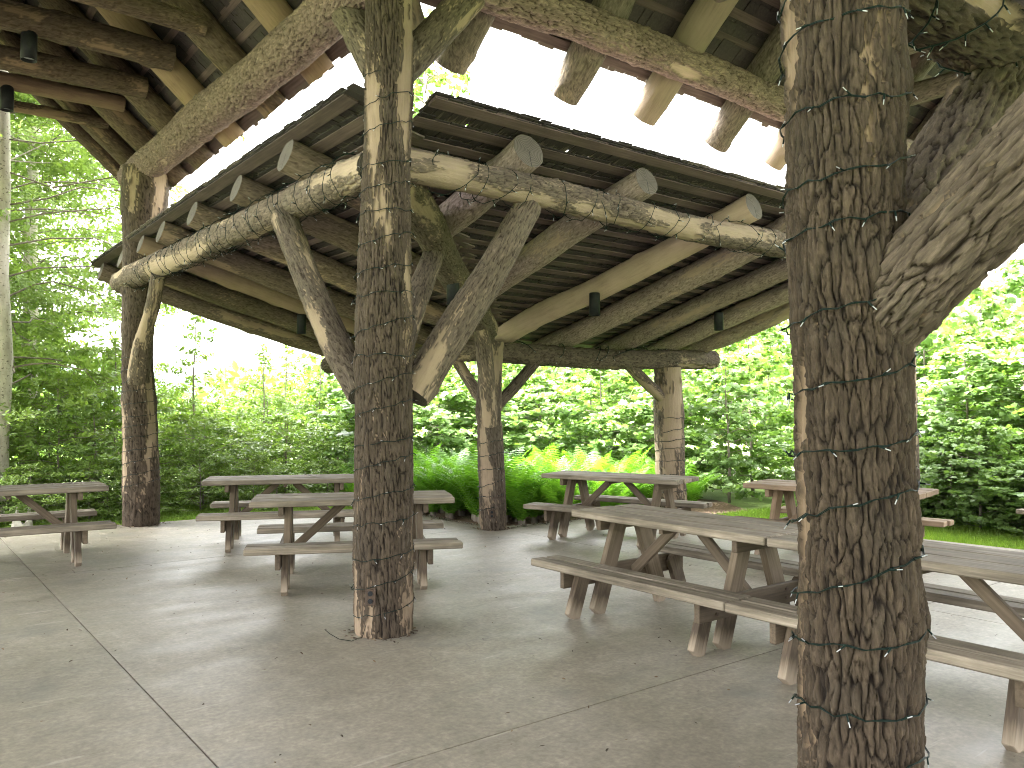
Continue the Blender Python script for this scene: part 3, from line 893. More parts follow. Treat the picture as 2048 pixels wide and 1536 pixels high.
make_log("ridge_log", [(RH, -9, 6.72, .12), (RH, 8.3, 6.72, .12)], 'tight', up_roof, M_rafter, 32, .08)
make_log("ridge_log", [(-7, RH, 6.72, .12), (8.3, RH, 6.72, .12)], 'tight', up_roof, M_rafter, 32, .08)

# ------------------------------------------------------------------ downlights
def lathe(name, prof, n, m, parent=None):
    V, F = [], []
    for (r, z) in prof:
        for k in range(n):
            a = 2 * math.pi * k / n
            V.append((r * math.cos(a), r * math.sin(a), z))
    for i in range(len(prof) - 1):
        for k in range(n):
            F.append((i * n + k, i * n + (k + 1) % n, (i + 1) * n + (k + 1) % n, (i + 1) * n + k))
    me = bpy.data.meshes.new(name); me.from_pydata(V, [], F); me.materials.append(m)
    for p in me.polygons: p.use_smooth = True
    return link(bpy.data.objects.new(name, me), parent)

def downlight(x, y, ztop, label, r=.07, h=.30):
    t = empty("downlight", (x, y, ztop))
    tag(t, label, "downlight", "black cylinder downlights under the roof logs")
    lathe("lamp_housing", [(0, .0), (r * .92, 0), (r, -.012), (r, -h), (r * .93, -h), (r * .86, -h + .035), (0, -h + .035)], 28, M_black, t)
    lathe("lens", [(r * .8, -h + .033), (0, -h + .028)], 24, M_glass, t)
downlight(-1.77, 4.22, 5.45, "black cylinder downlight on the thick crossing log at the top left, the larger-looking one", .075, .30)
downlight(-1.72, 6.52, 5.62, "black cylinder downlight cut off by the left edge of the photo", .075, .30)
downlight(1.92, 5.95, 2.98, "black cylinder downlight under the left lower roof, left of the curving brace", .066, .28)
downlight(1.74, 1.72, 2.98, "black cylinder downlight on the valley log behind the straight brace", .066, .30)
downlight(4.0, 2.0, 3.03, "black cylinder downlight beside the pale peeled rafter", .066, .28)
downlight(6.54, 2.12, 2.99, "black cylinder downlight between low rafters left of the nearest post", .066, .26)

# ------------------------------------------------------------------ electrical outlets on posts
def outlet(x, y, z, nx, ny, label, s=1.0):
    t = empty("electrical_outlet", (x, y, z), math.atan2(nx, -ny))
    tag(t, label, "outlet")
    me = board_mesh("cover_plate", .075 * s, .012, .115 * s, M_plate, .004)
    o = link(bpy.data.objects.new("cover_plate", me), t); o.location = (0, -.005, 0)
    for zz in (-.026, .026):
        me = bpy.data.meshes.new("receptacle")
        bm = bmesh.new(); bmesh.ops.create_cone(bm, cap_ends=True, segments=16, radius1=.018 * s, radius2=.017 * s, depth=.008)
        bmesh.ops.rotate(bm, verts=bm.verts, cent=(0, 0, 0), matrix=Matrix.Rotation(math.pi / 2, 3, 'X'))
        bm.to_mesh(me); bm.free(); me.materials.append(M_black)
        o = link(bpy.data.objects.new("receptacle", me), t); o.location = (0, -.015, zz * s)

# ------------------------------------------------------------------ string lights
def tube(pts, r, n=5):
    P = np.asarray(pts, float)
    t = np.gradient(P, axis=0); t /= np.maximum(1e-9, np.linalg.norm(t, axis=1))[:, None]
    ref = np.array([.31, .17, .93])
    U = np.cross(t, ref); U /= np.maximum(1e-9, np.linalg.norm(U, axis=1))[:, None]
    W = np.cross(t, U)
    a = 2 * math.pi * np.arange(n) / n
    V = P[:, None, :] + r * (np.cos(a)[None, :, None] * U[:, None, :] + np.sin(a)[None, :, None] * W[:, None, :])
    m = len(P)
    i0 = np.arange(m - 1)[:, None] * n + np.arange(n)[None, :]
    i1 = np.arange(m - 1)[:, None] * n + (np.arange(n)[None, :] + 1) % n
    return V.reshape(-1, 3), np.stack([i0, i1, i1 + n, i0 + n], -1).reshape(-1, 4)

def joined(name, parts, m, parent, smooth=True):
    VV, FF, o = [], [], 0
    for V, F in parts:
        VV.append(V); FF.append(F + o); o += len(V)
    me = mesh_np(name, np.vstack(VV), [np.vstack(FF)], [m], smooth)
    return link(bpy.data.objects.new(name, me), parent)

def string_light(pts, label, rw, bulb_gap=.11, twisted=False, seed=0, extra=None, org=(0, 0, 0), bulb_len=.022):
    """pts: (x,y,z, ox,oy,oz) path points with outward direction"""
    r_ = np.random.default_rng(seed + 900)
    P = np.asarray(pts, float)
    t = empty("string_light", org)
    tag(t, label, "string light", "dark green string lights wound on the logs")
    o3 = np.array(org)
    path = P[:, :3] - o3
    out = P[:, 3:]
    parts = []
    if twisted:
        s = np.concatenate([[0], np.cumsum(np.linalg.norm(np.diff(path, axis=0), axis=1))])
        tg = np.gradient(path, axis=0); tg /= np.linalg.norm(tg, axis=1)[:, None]
        B = np.cross(tg, out)
        for ph in (0, math.pi):
            q = path + (np.cos(s * 90 + ph)[:, None] * out + np.sin(s * 90 + ph)[:, None] * B) * rw * .9
            parts.append(tube(q, rw * .8))
    else:
        parts.append(tube(path, rw))
    if extra is not None:
        parts.append(tube(np.asarray(extra) - o3, rw * .8))
    joined("wire", parts, M_wire, t)
    seg = np.concatenate([[0], np.cumsum(np.linalg.norm(np.diff(path, axis=0), axis=1))])
    sk, bl = [], []
    d = bulb_gap * .5
    while d < seg[-1]:
        i = int(np.clip(np.searchsorted(seg, d) - 1, 0, len(path) - 2))
        p = path[i] + (path[i + 1] - path[i]) * ((d - seg[i]) / max(1e-6, seg[i + 1] - seg[i]))
        tg = (path[i + 1] - path[i]); tg = tg / max(1e-6, np.linalg.norm(tg))
        dr = out[i] * r_.uniform(.05, .6) + tg * r_.uniform(-1, 1) + np.array([0, 0, r_.uniform(-.9, .3)])
        dr /= np.linalg.norm(dr)
        p = p + out[i] * .004
        sk.append(tube([p, p + dr * bulb_len * .7, p + dr * bulb_len * 1.25], .0042 * bulb_len / .022, 6))
        q = p + dr * bulb_len * 1.25
        bl.append(tube([q, q + dr * bulb_len * .5, q + dr * bulb_len], .0024 * bulb_len / .022, 6))
        d += bulb_gap * r_.uniform(.75, 1.5)
    tag(joined("socket", sk, M_wire, t), kind='stuff')
    tag(joined("bulb", bl, M_bulb, t), kind='stuff')
    return t

def post_wrap(post, z0, z1, pitch, th0, off, seed, sag=.25, n=28, dirn=1):
    P = np.asarray(post, float)
    r_ = np.random.default_rng(seed)
    turns = (z1 - z0) / pitch
    m = int(turns * n)
    th = th0 + dirn * 2 * math.pi * np.arange(m) / n
    base = z0 + pitch * np.arange(m) / n
    tn = np.arange(m) / n
    z = base + pitch * sag * (np.interp(tn, np.arange(int(turns) * 3 + 5) / 3.0, r_.uniform(-1, 1, int(turns) * 3 + 5))) + .012 * r_.uniform(-1, 1, m)
    cx = np.interp(z, P[:, 2], P[:, 0]); cy = np.interp(z, P[:, 2], P[:, 1]); rr = np.interp(z, P[:, 2], P[:, 3]) + off + r_.uniform(-.002, .005, m)
    o = np.stack([np.cos(th), np.sin(th), np.zeros(m)], 1)
    return np.hstack([np.stack([cx + rr * o[:, 0], cy + rr * o[:, 1], z], 1), o])

def beam_wrap(A, B, r, pitch, seed, n=22, off=.012):
    A, B = np.array(A, float), np.array(B, float)
    r_ = np.random.default_rng(seed)
    L = np.linalg.norm(B - A); ax = (B - A) / L
    U = np.cross(ax, [0, 0, 1.0]); U /= np.linalg.norm(U); W = np.cross(U, ax)
    m = int(L / pitch * n)
    th = 2 * math.pi * np.arange(m) / n
    tn = np.arange(m) / n
    s = pitch * tn + pitch * .85 * np.interp(tn, np.arange(int(tn[-1]) * 3 + 5) / 3.0, r_.uniform(-1, 1, int(tn[-1]) * 3 + 5))
    s = np.clip(s, 0, L)
    o = np.cos(th)[:, None] * U + np.sin(th)[:, None] * W
    rr = r + off + r_.uniform(-.002, .008, m)
    # the lowest stretch hangs a little free
    rr = rr + .02 * np.clip(-np.sin(th), 0, 1) ** 4 * r_.uniform(0, 1.5, m).repeat(1)
    return np.hstack([A + ax * s[:, None] + o * rr[:, None], o])

string_light(post_wrap(POST_R, .22, 4.3, .245, 2.4, .020, 1), "wire of mini lights wound round the nearest thick post", .0026, .15, True, 1, org=(0, -G, 0), bulb_len=.019)
tail = [(-.19, -.10, .10), (-.24, -.14, .03), (-.31, -.12, .012), (-.37, -.05, .02), (-.41, .02, .05), (-.43, .05, .075)]
string_light(post_wrap(POST_C, .16, 4.0, .20, 3.0, .014, 2), "wire of mini lights wound round the tall braced post, its loose end on the floor", .0028, .17, False, 2, extra=tail, bulb_len=.017)
string_light(post_wrap(POST_L, .5, 2.4, .16, 1.0, .012, 3), "wire of mini lights wound round the post with the forked brace", .0036, .2, False, 3, org=(0, 6.9, 0), bulb_len=.016)
string_light(post_wrap(POST_V, .2, 1.25, .17, 1.0, .010, 4), "wire of mini lights wound round the slim corner post by the ferns", .0045, .2, False, 4, org=(3.62, 3.63, 0), bulb_len=.014)
string_light(post_wrap(POST_E, .2, 1.6, .17, 1.4, .010, 5), "wire of mini lights wound round the pale peeled post", .0045, .2, False, 5, org=(7.25, 3.66, 0), bulb_len=.014)
string_light(post_wrap(POST_F, .2, 3.2, .2, 1.4, .012, 6), "wire of mini lights wound round the pale post behind the nearest one", .006, .12, False, 6, org=(7.45, 0, 0))
string_light(beam_wrap((-.05, .25, 3.41), (-.16, 6.9, 3.42), .148, .20, 7), "wire of mini lights wound along the left flaking log", .0028, .2, False, 7, org=(0, .25, 3.41))
string_light(beam_wrap((.3, -.03, 3.41), (7.3, 0, 3.41), .132, .27, 8), "wire of mini lights wound along the right flaking log", .0032, .2, False, 8, org=(.3, 0, 3.41))
string_light(beam_wrap((3.9, 3.63, 2.39), (7.4, 3.64, 2.41), .145, .6, 9), "wire of mini lights looped under the low log above the ferns", .006, .12, False, 9, org=(3.9, 3.63, 2.39))
string_light(beam_wrap((.2, -G, 3.37), (2.6, -G, 3.36), .17, .32, 10), "wire of mini lights on the dark log at the top right", .0045, .07, False, 10, org=(.2, -G, 3.37))
outlet(-.185, -.155, .30, -.62, -.78, "dark brown outlet low on the tall braced post")
outlet(3.54, 3.49, .22, -.62, -.78, "small dark outlet on the slim corner post by the ferns")

# ------------------------------------------------------------------ picnic tables
TOPZ, BZ = .785, .43
def part_box(name, size, loc, rot, parent, m, bev=.005):
    o = link(bpy.data.objects.new(name, board_mesh(name, *size, m, bev)), parent)
    o.location = loc; o.rotation_euler = rot
    return o

def leg_mesh(L, w, t, ang, m):
    """raked leg: local X runs up along the leg, both ends cut level; origin at the foot"""
    V = []
    k = math.tan(ang)
    for end in (0, 1):
        for y in (-w / 2, w / 2):
            for z in (-t / 2, t / 2):
                V.append((end * L - y * k, y, z))
    me = bpy.data.meshes.new("leg")
    me.from_pydata(V, [], [tuple(f) for f in BOX_F.tolist()])
    bm = bmesh.new(); bm.from_mesh(me); bmesh.ops.recalc_face_normals(bm, faces=bm.faces)
    bmesh.ops.bevel(bm, geom=list(bm.edges), offset=.004, segments=1, affect='EDGES')
    bm.to_mesh(me); bm.free(); me.materials.append(m)
    return me

def make_table(name, mt, ml, mu):
    t = empty(name)
    L = 1.86
    pw = .224
    for i in (-1, 0, 1):
        part_box("top_plank", (L + random.uniform(-.022, .022), pw, .056), (random.uniform(-.01, .01), i * (pw + .018) + random.uniform(-.003, .003), TOPZ - .028 - random.uniform(0, .004)), (0, 0, random.uniform(-.003, .003)), t, mt, .008)
    for sgn in (-1, 1):
        for j in (0, 1):
            part_box("bench_plank", (L + random.uniform(-.02, .02), .136, .056), (random.uniform(-.01, .01), sgn * (.555 + j * .152), BZ - .028 - random.uniform(0, .003)), (0, 0, random.uniform(-.003, .003)), t, mt, .008)
    ang = math.radians(20)
    zt = TOPZ - .060
    zs = BZ - .060
    for ex in (-1, 1):
        x = ex * .60
        part_box("top_cleat", (.60, .045, .085), (x + ex * .055, 0, TOPZ - .060 - .044), (0, 0, math.pi / 2), t, mu)
        part_box("bench_support", (1.38, .045, .14), (x + ex * .055, 0, BZ - .060 - .072), (0, 0, math.pi / 2), t, mu)
        for sgn in (-1, 1):
            for kind in (0, 1):
                foot = .38 if kind == 0 else .64
                h = zt if kind == 0 else zs
                Lg = h / math.cos(ang)
                me = leg_mesh(Lg, .138 if kind == 0 else .122, .056, ang, ml)
                o = link(bpy.data.objects.new("leg", me), t)
                # local X: up and inwards, local Z: table X, local Y: in plane
                X_ = Vector((0, -sgn * math.sin(ang), math.cos(ang)))
                Z_ = Vector((1, 0, 0)) * (1 if sgn > 0 else -1)
                Y_ = Z_.cross(X_)
                frame(o, X_, Y_, Z_, Vector((x, sgn * foot, 0.0)))
        # diagonal brace from the bench support up to the middle of the top
        a = Vector((x * .93, 0, BZ - .13)); b = Vector((ex * .10, 0, TOPZ - .070))
        d = b - a
        o = part_box("brace", (d.length, .075, .04), (a + b) / 2, (0, -math.atan2(d.z, d.x), 0), t, mu)
        o.rotation_euler = (math.pi / 2, 0, 0)
        X_ = d.normalized(); Z_ = Vector((0, 1, 0)); Y_ = Z_.cross(X_)
        frame(o, X_, Y_, Z_, (a + b) / 2)
    bolt = bpy.data.meshes.new("bolt")
    bm = bmesh.new(); bmesh.ops.create_cone(bm, cap_ends=True, segments=10, radius1=.013, radius2=.011, depth=.01)
    bmesh.ops.rotate(bm, verts=bm.verts, cent=(0, 0, 0), matrix=Matrix.Rotation(math.pi / 2, 3, 'Y'))
    bm.to_mesh(bolt); bm.free(); bolt.materials.append(M_bolt)
    for ex in (-1, 1):
        for y in (-.53, -.27, .27, .53):
            for dz in (-.03, .03):
                o = link(bpy.data.objects.new("bolt", bolt), t)
                o.location = (ex * (.655 + .0265), y - math.copysign(dz * .36, y), BZ - .132 + dz)
    part_box("middle_cleat", (.60, .04, .04), (0, 0, TOPZ - .060 - .02), (0, 0, math.pi / 2), t, mu)
    return t

grp = "wooden picnic tables on the slab"
proto = make_table("picnic_table", M_table, M_leg, M_under)
proto_new = make_table("picnic_table", M_table_new, M_leg_new, M_under_new)
def place(o, x, y, deg, label):
    o.location = (x, y, 0)
    o.rotation_euler = (0, 0, math.radians(deg))
    tag(o, label, "picnic table", grp)
place(proto, 1.955, -1.165, 90, "weathered picnic table left of the nearest post, end to end with another")
place(copy_tree(proto), 1.95, -3.04, 90.5, "weathered picnic table half hidden by the nearest post, reaching the right edge")
place(copy_tree(proto), .695, 1.84, -25.5, "weathered picnic table right behind the tall braced post")
place(copy_tree(proto), 1.03, 4.30, -24.5, "weathered picnic table farther back, its right end hidden by the tall braced post")
place(copy_tree(proto), -1.83, 4.76, -3, "weathered picnic table cut off by the left edge of the photo")
place(copy_tree(proto), 4.46, 2.06, -72, "weathered picnic table in front of the ferns and the pale post")
place(proto_new, 5.26, -.43, -80, "reddish newer picnic table mostly hidden behind the nearest post")
place(copy_tree(proto), 8.30, -2.30, -101, "picnic table of which only a bench end shows at the right edge")

# ------------------------------------------------------------------ splintered stump beyond the slab, far left
def stump():
    r_ = np.random.default_rng(5)
    n, k = 22, 9
    hs_ = .16 + .05 * r_.uniform(-1, 1, n)
    for j, hh in ((2, .36), (3, .30), (8, .30), (13, .38), (14, .24), (19, .26)): hs_[j] = hh
    V, F = [], []
    for inner in (0, 1):
        for i in range(k):
            for j in range(n):
                a = 2 * math.pi * j / n
                f = i / (k - 1)
                r = (.13 - .02 * f + .05 * (1 - f) ** 3) * (1 + .12 * math.sin(3 * a) + .05 * math.sin(7 * a + 1)) - inner * .03
                V.append((r * math.cos(a), r * math.sin(a), f * hs_[j] if not inner else .08 + f * (hs_[j] - .08)))
    for i in range(k - 1):
        for j in range(n):
            q = (i * n + j, i * n + (j + 1) % n, (i + 1) * n + (j + 1) % n, (i + 1) * n + j)
            F.append(q); F.append(tuple(v + k * n for v in reversed(q)))
    for j in range(n):
        t_ = (k - 1) * n
        F.append((t_ + j, t_ + (j + 1) % n, t_ + (j + 1) % n + k * n, t_ + j + k * n))
    F.append(tuple(k * n + j for j in range(n)))
    me = bpy.data.meshes.new("tree_stump"); me.from_pydata(V, [], F); me.materials.append(M_paint)
    o = link(bpy.data.objects.new("tree_stump", me)); o.location = (-1.32, 7.72, -.10)
    tag(o, "short pale splintered stump on the grass at the far left", "stump")
stump()

# ------------------------------------------------------------------ foliage
MAPLE = np.array([(0, -.42, 0), (.18, -.30, .02), (.42, -.34, -.03), (.33, -.06, .03), (.55, .14, -.05), (.25, .16, .03), (.22, .34, .0), (0, .60, -.07),
                  (-.22, .34, .0), (-.25, .16, .03), (-.55, .14, -.05), (-.33, -.06, .03), (-.42, -.34, -.03), (-.18, -.30, .02)])
MAPLE_F = np.array([(0, 1, 13), (1, 2, 3), (13, 11, 12), (1, 3, 11), (1, 11, 13), (3, 4, 5), (11, 9, 10), (3, 5, 9), (3, 9, 11), (5, 6, 8), (5, 8, 9), (6, 7, 8)])
BEECH = np.array([(0, -.5, 0), (.2, -.15, .04), (.17, .2, .04), (0, .5, -.06), (-.17, .2, .04), (-.2, -.15, .04), (0, 0, -.03)])
BEECH_F = np.array([(0, 1, 6), (1, 2, 6), (2, 3, 6), (3, 4, 6), (4, 5, 6), (5, 0, 6)])

def unit(v): return v / np.maximum(1e-9, np.linalg.norm(v, axis=-1, keepdims=True))

def leaves(pos, nrm, size, tmpl, faces, r_, hue):
    n = len(pos)
    nrm = unit(nrm)
    a = unit(np.cross(nrm, unit(r_.normal(size=(n, 3)))))
    b = np.cross(nrm, a)
    T = tmpl
    V = pos[:, None, :] + size[:, None, None] * (T[None, :, 0, None] * a[:, None, :] + T[None, :, 1, None] * b[:, None, :] + T[None, :, 2, None] * nrm[:, None, :])
    F = (faces[None] + (np.arange(n) * len(T))[:, None, None]).reshape(-1, 3)
    return V.reshape(-1, 3), F, np.repeat(hue, len(T))

def plant_meshes(name, seed, H, W, nbr, per, leaf, size, base=.08, flat=0.0, droop=.25, stem_r=.02, prof=None, mleaf=None, mstem=None, up=.45, tw=.35, clip=None, limb=.35):
    """crown mesh and trunk mesh of one plant, base at the origin"""
    r_ = np.random.default_rng(seed)
    tmpl, tf = leaf
    tubes = []
    # stem
    k = 10
    zz = np.linspace(0, H * .96, k)
    lean = r_.normal(0, .02 * H, 2)
    sx = lean[0] * (zz / H) ** 1.5 + np.cumsum(r_.normal(0, .012 * H / 4, k)); sy = lean[1] * (zz / H) ** 1.5 + np.cumsum(r_.normal(0, .012 * H / 4, k))
    sx[0] = sy[0] = 0
    def cone(P, ra, rb, n=7):
        P = np.asarray(P, float)
        V, F = tube(P, 1.0, n)
        c = np.repeat(P, n, 0); rr = np.repeat(np.linspace(ra, rb, len(P)), n)[:, None]
        return c + (V - c) * rr, F
    tubes.append(cone(np.stack([sx, sy, zz], 1), stem_r, stem_r * .25, 10))
    pos, nrm, hue = [], [], []
    for i in range(nbr):
        f = base + (1 - base) * ((i + r_.uniform(0, 1)) / nbr)
        z = f * H * .96
        az = i * 2.39996 + r_.normal(0, .35)
        if clip is not None and math.sin(az) < clip and f < .85: continue
        wf = prof(f) if prof else math.sin(math.pi * min(1, .18 + .82 * f) ** .9) ** .7
        L = W * wf * r_.uniform(.65, 1.15)
        el = math.radians(r_.uniform(12, 42)) * (1 - .6 * flat) + .5 * max(0, f - .75)
        q = np.linspace(0, 1, 6)
        bx = np.interp(z, zz, sx); by = np.interp(z, zz, sy)
        dx, dy = math.cos(az), math.sin(az)
        rad = L * q * math.cos(el)
        hz = z + L * q * math.sin(el) - droop * L * q ** 2
        B = np.stack([bx + dx * rad, by + dy * rad, hz], 1)
        B[1:] += r_.normal(0, .035 * L, (5, 3))
        tubes.append(cone(B, max(.004, stem_r * limb * (1 - f * .5)), .003, 5))
        nl = int(per * (.45 + .55 * wf) * r_.uniform(.75, 1.25))
        nt = max(3, nl // 7)
        tq = r_.uniform(.18, 1.0, nt) ** .8
        tc = np.stack([np.interp(tq, q, B[:, j]) for j in range(3)], 1)
        side = r_.choice([-1, 1], nt)
        tl = L * tw * r_.uniform(.3, 1.0, nt) * (1.1 - .6 * tq)
        ta = az + side * r_.uniform(.5, 1.2, nt)
        td = np.stack([np.cos(ta), np.sin(ta), r_.normal(.05, .16 * (1 - flat * .7), nt)], 1)
        w = r_.integers(0, nt, nl)
        s = r_.uniform(.1, 1, nl)
        p = tc[w] + td[w] * (tl[w] * s)[:, None] + r_.normal(0, size * .42, (nl, 3)) * np.array([1, 1, 1 - .6 * flat])
        p[:, 2] -= droop * .3 * tl[w] * s
        outv = np.stack([p[:, 0] - bx, p[:, 1] - by, np.zeros(nl)], 1)
        nn = np.array([0, 0, 1.0]) * up + unit(outv) * (1 - up) * .8 + r_.normal(0, .42 * (1 - flat * .5), (nl, 3))
        pos.append(p); nrm.append(nn)
        hh = r_.normal(.42 + .16 * (f - .5) + .14 * (q.mean() * 0 + r_.uniform(-1, 1)), .16, nl)
        hue.append(np.clip(hh, 0, 1))
    pos, nrm, hue = np.vstack(pos), np.vstack(nrm), np.concatenate(hue)
    keep = pos[:, 2] > .03
    if clip is not None: keep &= (pos[:, 1] > .75 + 0 * pos[:, 1])
    pos, nrm, hue = pos[keep], nrm[keep], hue[keep]
    sz = size * r_.uniform(.55, 1.2, len(pos))
    V, F, hv = leaves(pos, nrm, sz, tmpl, tf, r_, hue)
    crown = mesh_np(name + "_crown", V, [F], [mleaf], False, attrs={'hue': hv})
    VV, FF, o = [], [], 0
    for a_, b_ in tubes:
        VV.append(a_); FF.append(b_ + o); o += len(a_)
    n0 = len(tubes[0][1])
    trunk = mesh_np(name + "_trunk", np.vstack(VV), [np.vstack(FF)], [mstem or M_trunk, M_trunk], True,
                    mat_idx=np.concatenate([np.zeros(n0, int), np.ones(sum(len(q) for q in FF) - n0, int)]))
    return crown, trunk

def plant(name, meshes, x, y, sxy, sz, rz, label, cat, group, z=-.10, parts=("crown", "trunk")):
    t = empty(name, (x, y, z), rz)
    t.scale = (sxy, sxy, sz)
    tag(t, label, cat, group)
    link(bpy.data.objects.new(parts[0], meshes[0]), t)
    link(bpy.data.objects.new(parts[1], meshes[1]), t)
    return t

ML, BL = (MAPLE, MAPLE_F), (BEECH, BEECH_F)
bushy = lambda f: (.75 + .35 * math.sin(math.pi * f)) * (1 - max(0, f - .7) * 2.4)
maples = [plant_meshes("maple_sapling", 30 + i, 4.0, 1.25, 56, 68, ML, .122, .03, .15, .22, .03, bushy, M_maple, M_trunk, .42, .42) for i in range(4)]
shrubs = [plant_meshes("shrub", 50 + i, 2.4, 1.25, 46, 84, BL, .10, .02, .1, .25, .02, bushy, M_mixed, M_trunk, .4, .45) for i in range(3)]
airy = lambda f: .55 + .5 * math.sin(math.pi * f) - .5 * f
slim = [plant_meshes("slim_tree", 60 + i, 4.0, .9, 34, 50, BL, .095, .12, .2, .15, .025, airy, M_mixed, M_trunk, .45, .4) for i in range(2)]
tallp = lambda f: .35 + .75 * math.sin(math.pi * min(1, f * 1.02))
tall = [plant_meshes("tall_beech", 70 + i, 11.5, 3.1, 150, 340, BL, .122, .16, .55, .28, .19, tallp, M_beech, M_trunk_pale, .62, .55, clip=(.05, None)[i], limb=.10) for i in range(2)]
thin = plant_meshes("thin_tall_tree", 81, 11.0, 2.4, 44, 80, ML, .16, .60, .2, .2, .13, lambda f: .6, M_maple, M_trunk_pale, .5, .4)

pr = np.random.default_rng(21)
def thicket(lst, meshes, name, label, cat, group, s0=.85, s1=1.15, h=1.0):
    for (x, y, hh) in lst:
        plant(name, meshes[pr.integers(0, len(meshes))], x + pr.normal(0, .12), y + pr.normal(0, .12), pr.uniform(s0, s1), hh * h * pr.uniform(.93, 1.07), pr.uniform(0, 6.28), label, cat, group)

# right-hand thicket of maple saplings (height factor on 4 m)
R1 = [(10.25 + .25 * math.sin(i * 2.1), -4.4 + i * .95, .62 + .1 * math.sin(i * 1.7)) for i in range(8)]
R2 = [(11.5 + .4 * math.sin(i * 1.3), -4.6 + i * 1.05, .86 + .08 * math.sin(i * 2.3)) for i in range(8)]
R3 = [(13.2 + .5 * math.sin(i * 1.9), -4.6 + i * 1.2, 1.08 + .08 * math.sin(i * 1.1)) for i in range(8)]
R4 = [(15.6, -4.5 + i * 1.5, 1.25) for i in range(8)]
R0 = [(9.25 + .2 * math.sin(i * 2.7), -4.6 + i * .62, .34 + .06 * math.sin(i * 1.9)) for i in range(12)]
L0 = [(-3.6 + i * .62, 8.35 + .15 * math.sin(i * 2.3), .36 + .08 * math.sin(i * 1.7)) for i in range(12)]
thicket(R0, maples, "maple_seedling", "knee-high maple seedling along the lawn, in front of the right thicket", "seedling", "low maple seedlings along the lawn", .62, .8)
thicket(L0, shrubs, "low_shrub", "low leafy shrub along the lawn edge beyond the left tables", "shrub", "low shrubs along the left lawn edge", .6, .8)
for rr_, lab in ((R1, "low maple sapling at the front edge of the right thicket, beside the lawn strip"), (R2, "maple sapling in the second row of the right thicket"), (R3, "taller maple sapling in the right thicket, its top against the sky"), (R4, "tallest maple sapling at the back of the right thicket")):
    thicket(rr_, maples, "maple_sapling", lab, "sapling", lab.split(",")[0].replace("sapling", "saplings"), 1.0, 1.25)
# behind the ferns
C1 = [(9.3, 4.2, .66), (8.9, 5.3, .64), (8.3, 6.3, .66), (7.6, 7.2, .64), (6.7, 7.9, .62), (5.8, 8.6, .62), (4.9, 9.2, .6)]
C2 = [(10.8, 4.6, .85), (10.3, 6.0, .88), (9.5, 7.2, .86), (8.5, 8.3, .86), (7.4, 9.2, .84), (6.3, 10.0, .84), (5.2, 10.6, .78)]
C3 = [(12.6, 5.6, 1.0), (11.8, 7.4, 1.0), (10.6, 9.0, 1.0), (9.0, 10.4, 1.0), (7.4, 11.6, .98), (5.8, 12.4, .9)]
for rr_, lab in ((C1, "maple sapling standing directly behind the fern bed"), (C2, "taller maple sapling in the second row behind the fern bed"), (C3, "tall maple sapling at the back of the green wall behind the ferns")):
    thicket(rr_, maples, "maple_sapling", lab, "sapling", lab.replace("sapling", "saplings"), 1.0, 1.25)
# left centre: lower shrubs with the sky gap above
L1 = [(4.0, 9.4, .74), (3.2, 9.6, .68), (2.4, 9.5, .62), (1.6, 9.4, .66), (.8, 9.3, .78), (0, 9.2, .85), (-.8, 9.3, .9), (-1.7, 9.4, .9), (-2.6, 9.4, .9), (-3.5, 9.4, .9)]
L2 = [(4.6, 11.4, .98), (3.6, 11.2, .82), (2.6, 11.0, .70), (1.7, 10.9, .80), (.6, 11.0, 1.05), (-.5, 11.0, 1.15), (-1.6, 11, 1.2), (-2.8, 11, 1.2)]
L3 = [(5.4, 13.6, 1.15), (4.3, 13.4, .95), (3.2, 13.2, .75), (2.0, 13.2, .9), (.8, 13.2, 1.25), (-.6, 13.2, 1.4), (-2.2, 13.2, 1.4)]
for rr_, lab in ((L1, "bushy light green shrub at the lawn edge beyond the left tables"), (L2, "bushy shrub in the second row beyond the left tables"), (L3, "bushy shrub at the back of the left bank, below the white sky")):
    thicket(rr_, shrubs, "shrub", lab, "shrub", lab.split(",")[0].replace("shrub ", "shrubs "), .95, 1.25)
thicket([(1.25, 9.9, .92), (3.0, 10.6, .80), (3.9, 10.9, .84), (.5, 10.4, .8), (4.7, 11.0, .82), (5.3, 12.2, .86)], slim, "slim_tree", "thin airy young tree standing up out of the left shrubs against the sky", "tree", "airy young trees", .9, 1.1)

plant("beech_tree", tall[0], -1.55, 8.75, 1.0, 1.0, -.45, "tall tree with pale spotted trunk at the left edge", "tree", None)
plant("beech_tree", tall[1], -.6, 12.9, .95, 1.05, 2.0, "tall tree with layered sprays behind the pale-trunked one, nearer the forked post", "tree", "tall trees at the left")
plant("beech_tree", tall[1], -3.9, 13.5, 1.05, 1.1, 4.6, "tall tree farthest left, seen between the crossing logs", "tree", "tall trees at the left")
plant("beech_tree", tall[1], -2.6, 11.2, .9, .98, 1.2, "tall tree with layered sprays just behind the pale spotted trunk", "tree", "tall trees at the left")
plant("beech_tree", tall[1], -1.3, 16.5, 1.1, 1.15, 5.2, "tall tree in the distance filling gaps left of the forked post", "tree", "tall trees at the left")
plant("thin_tree", thin, 7.72, 11.7, 1.0, 1.0, 1.0, "tall thin tree with bare pale trunk whose top shows above the lower roof", "tree", None)

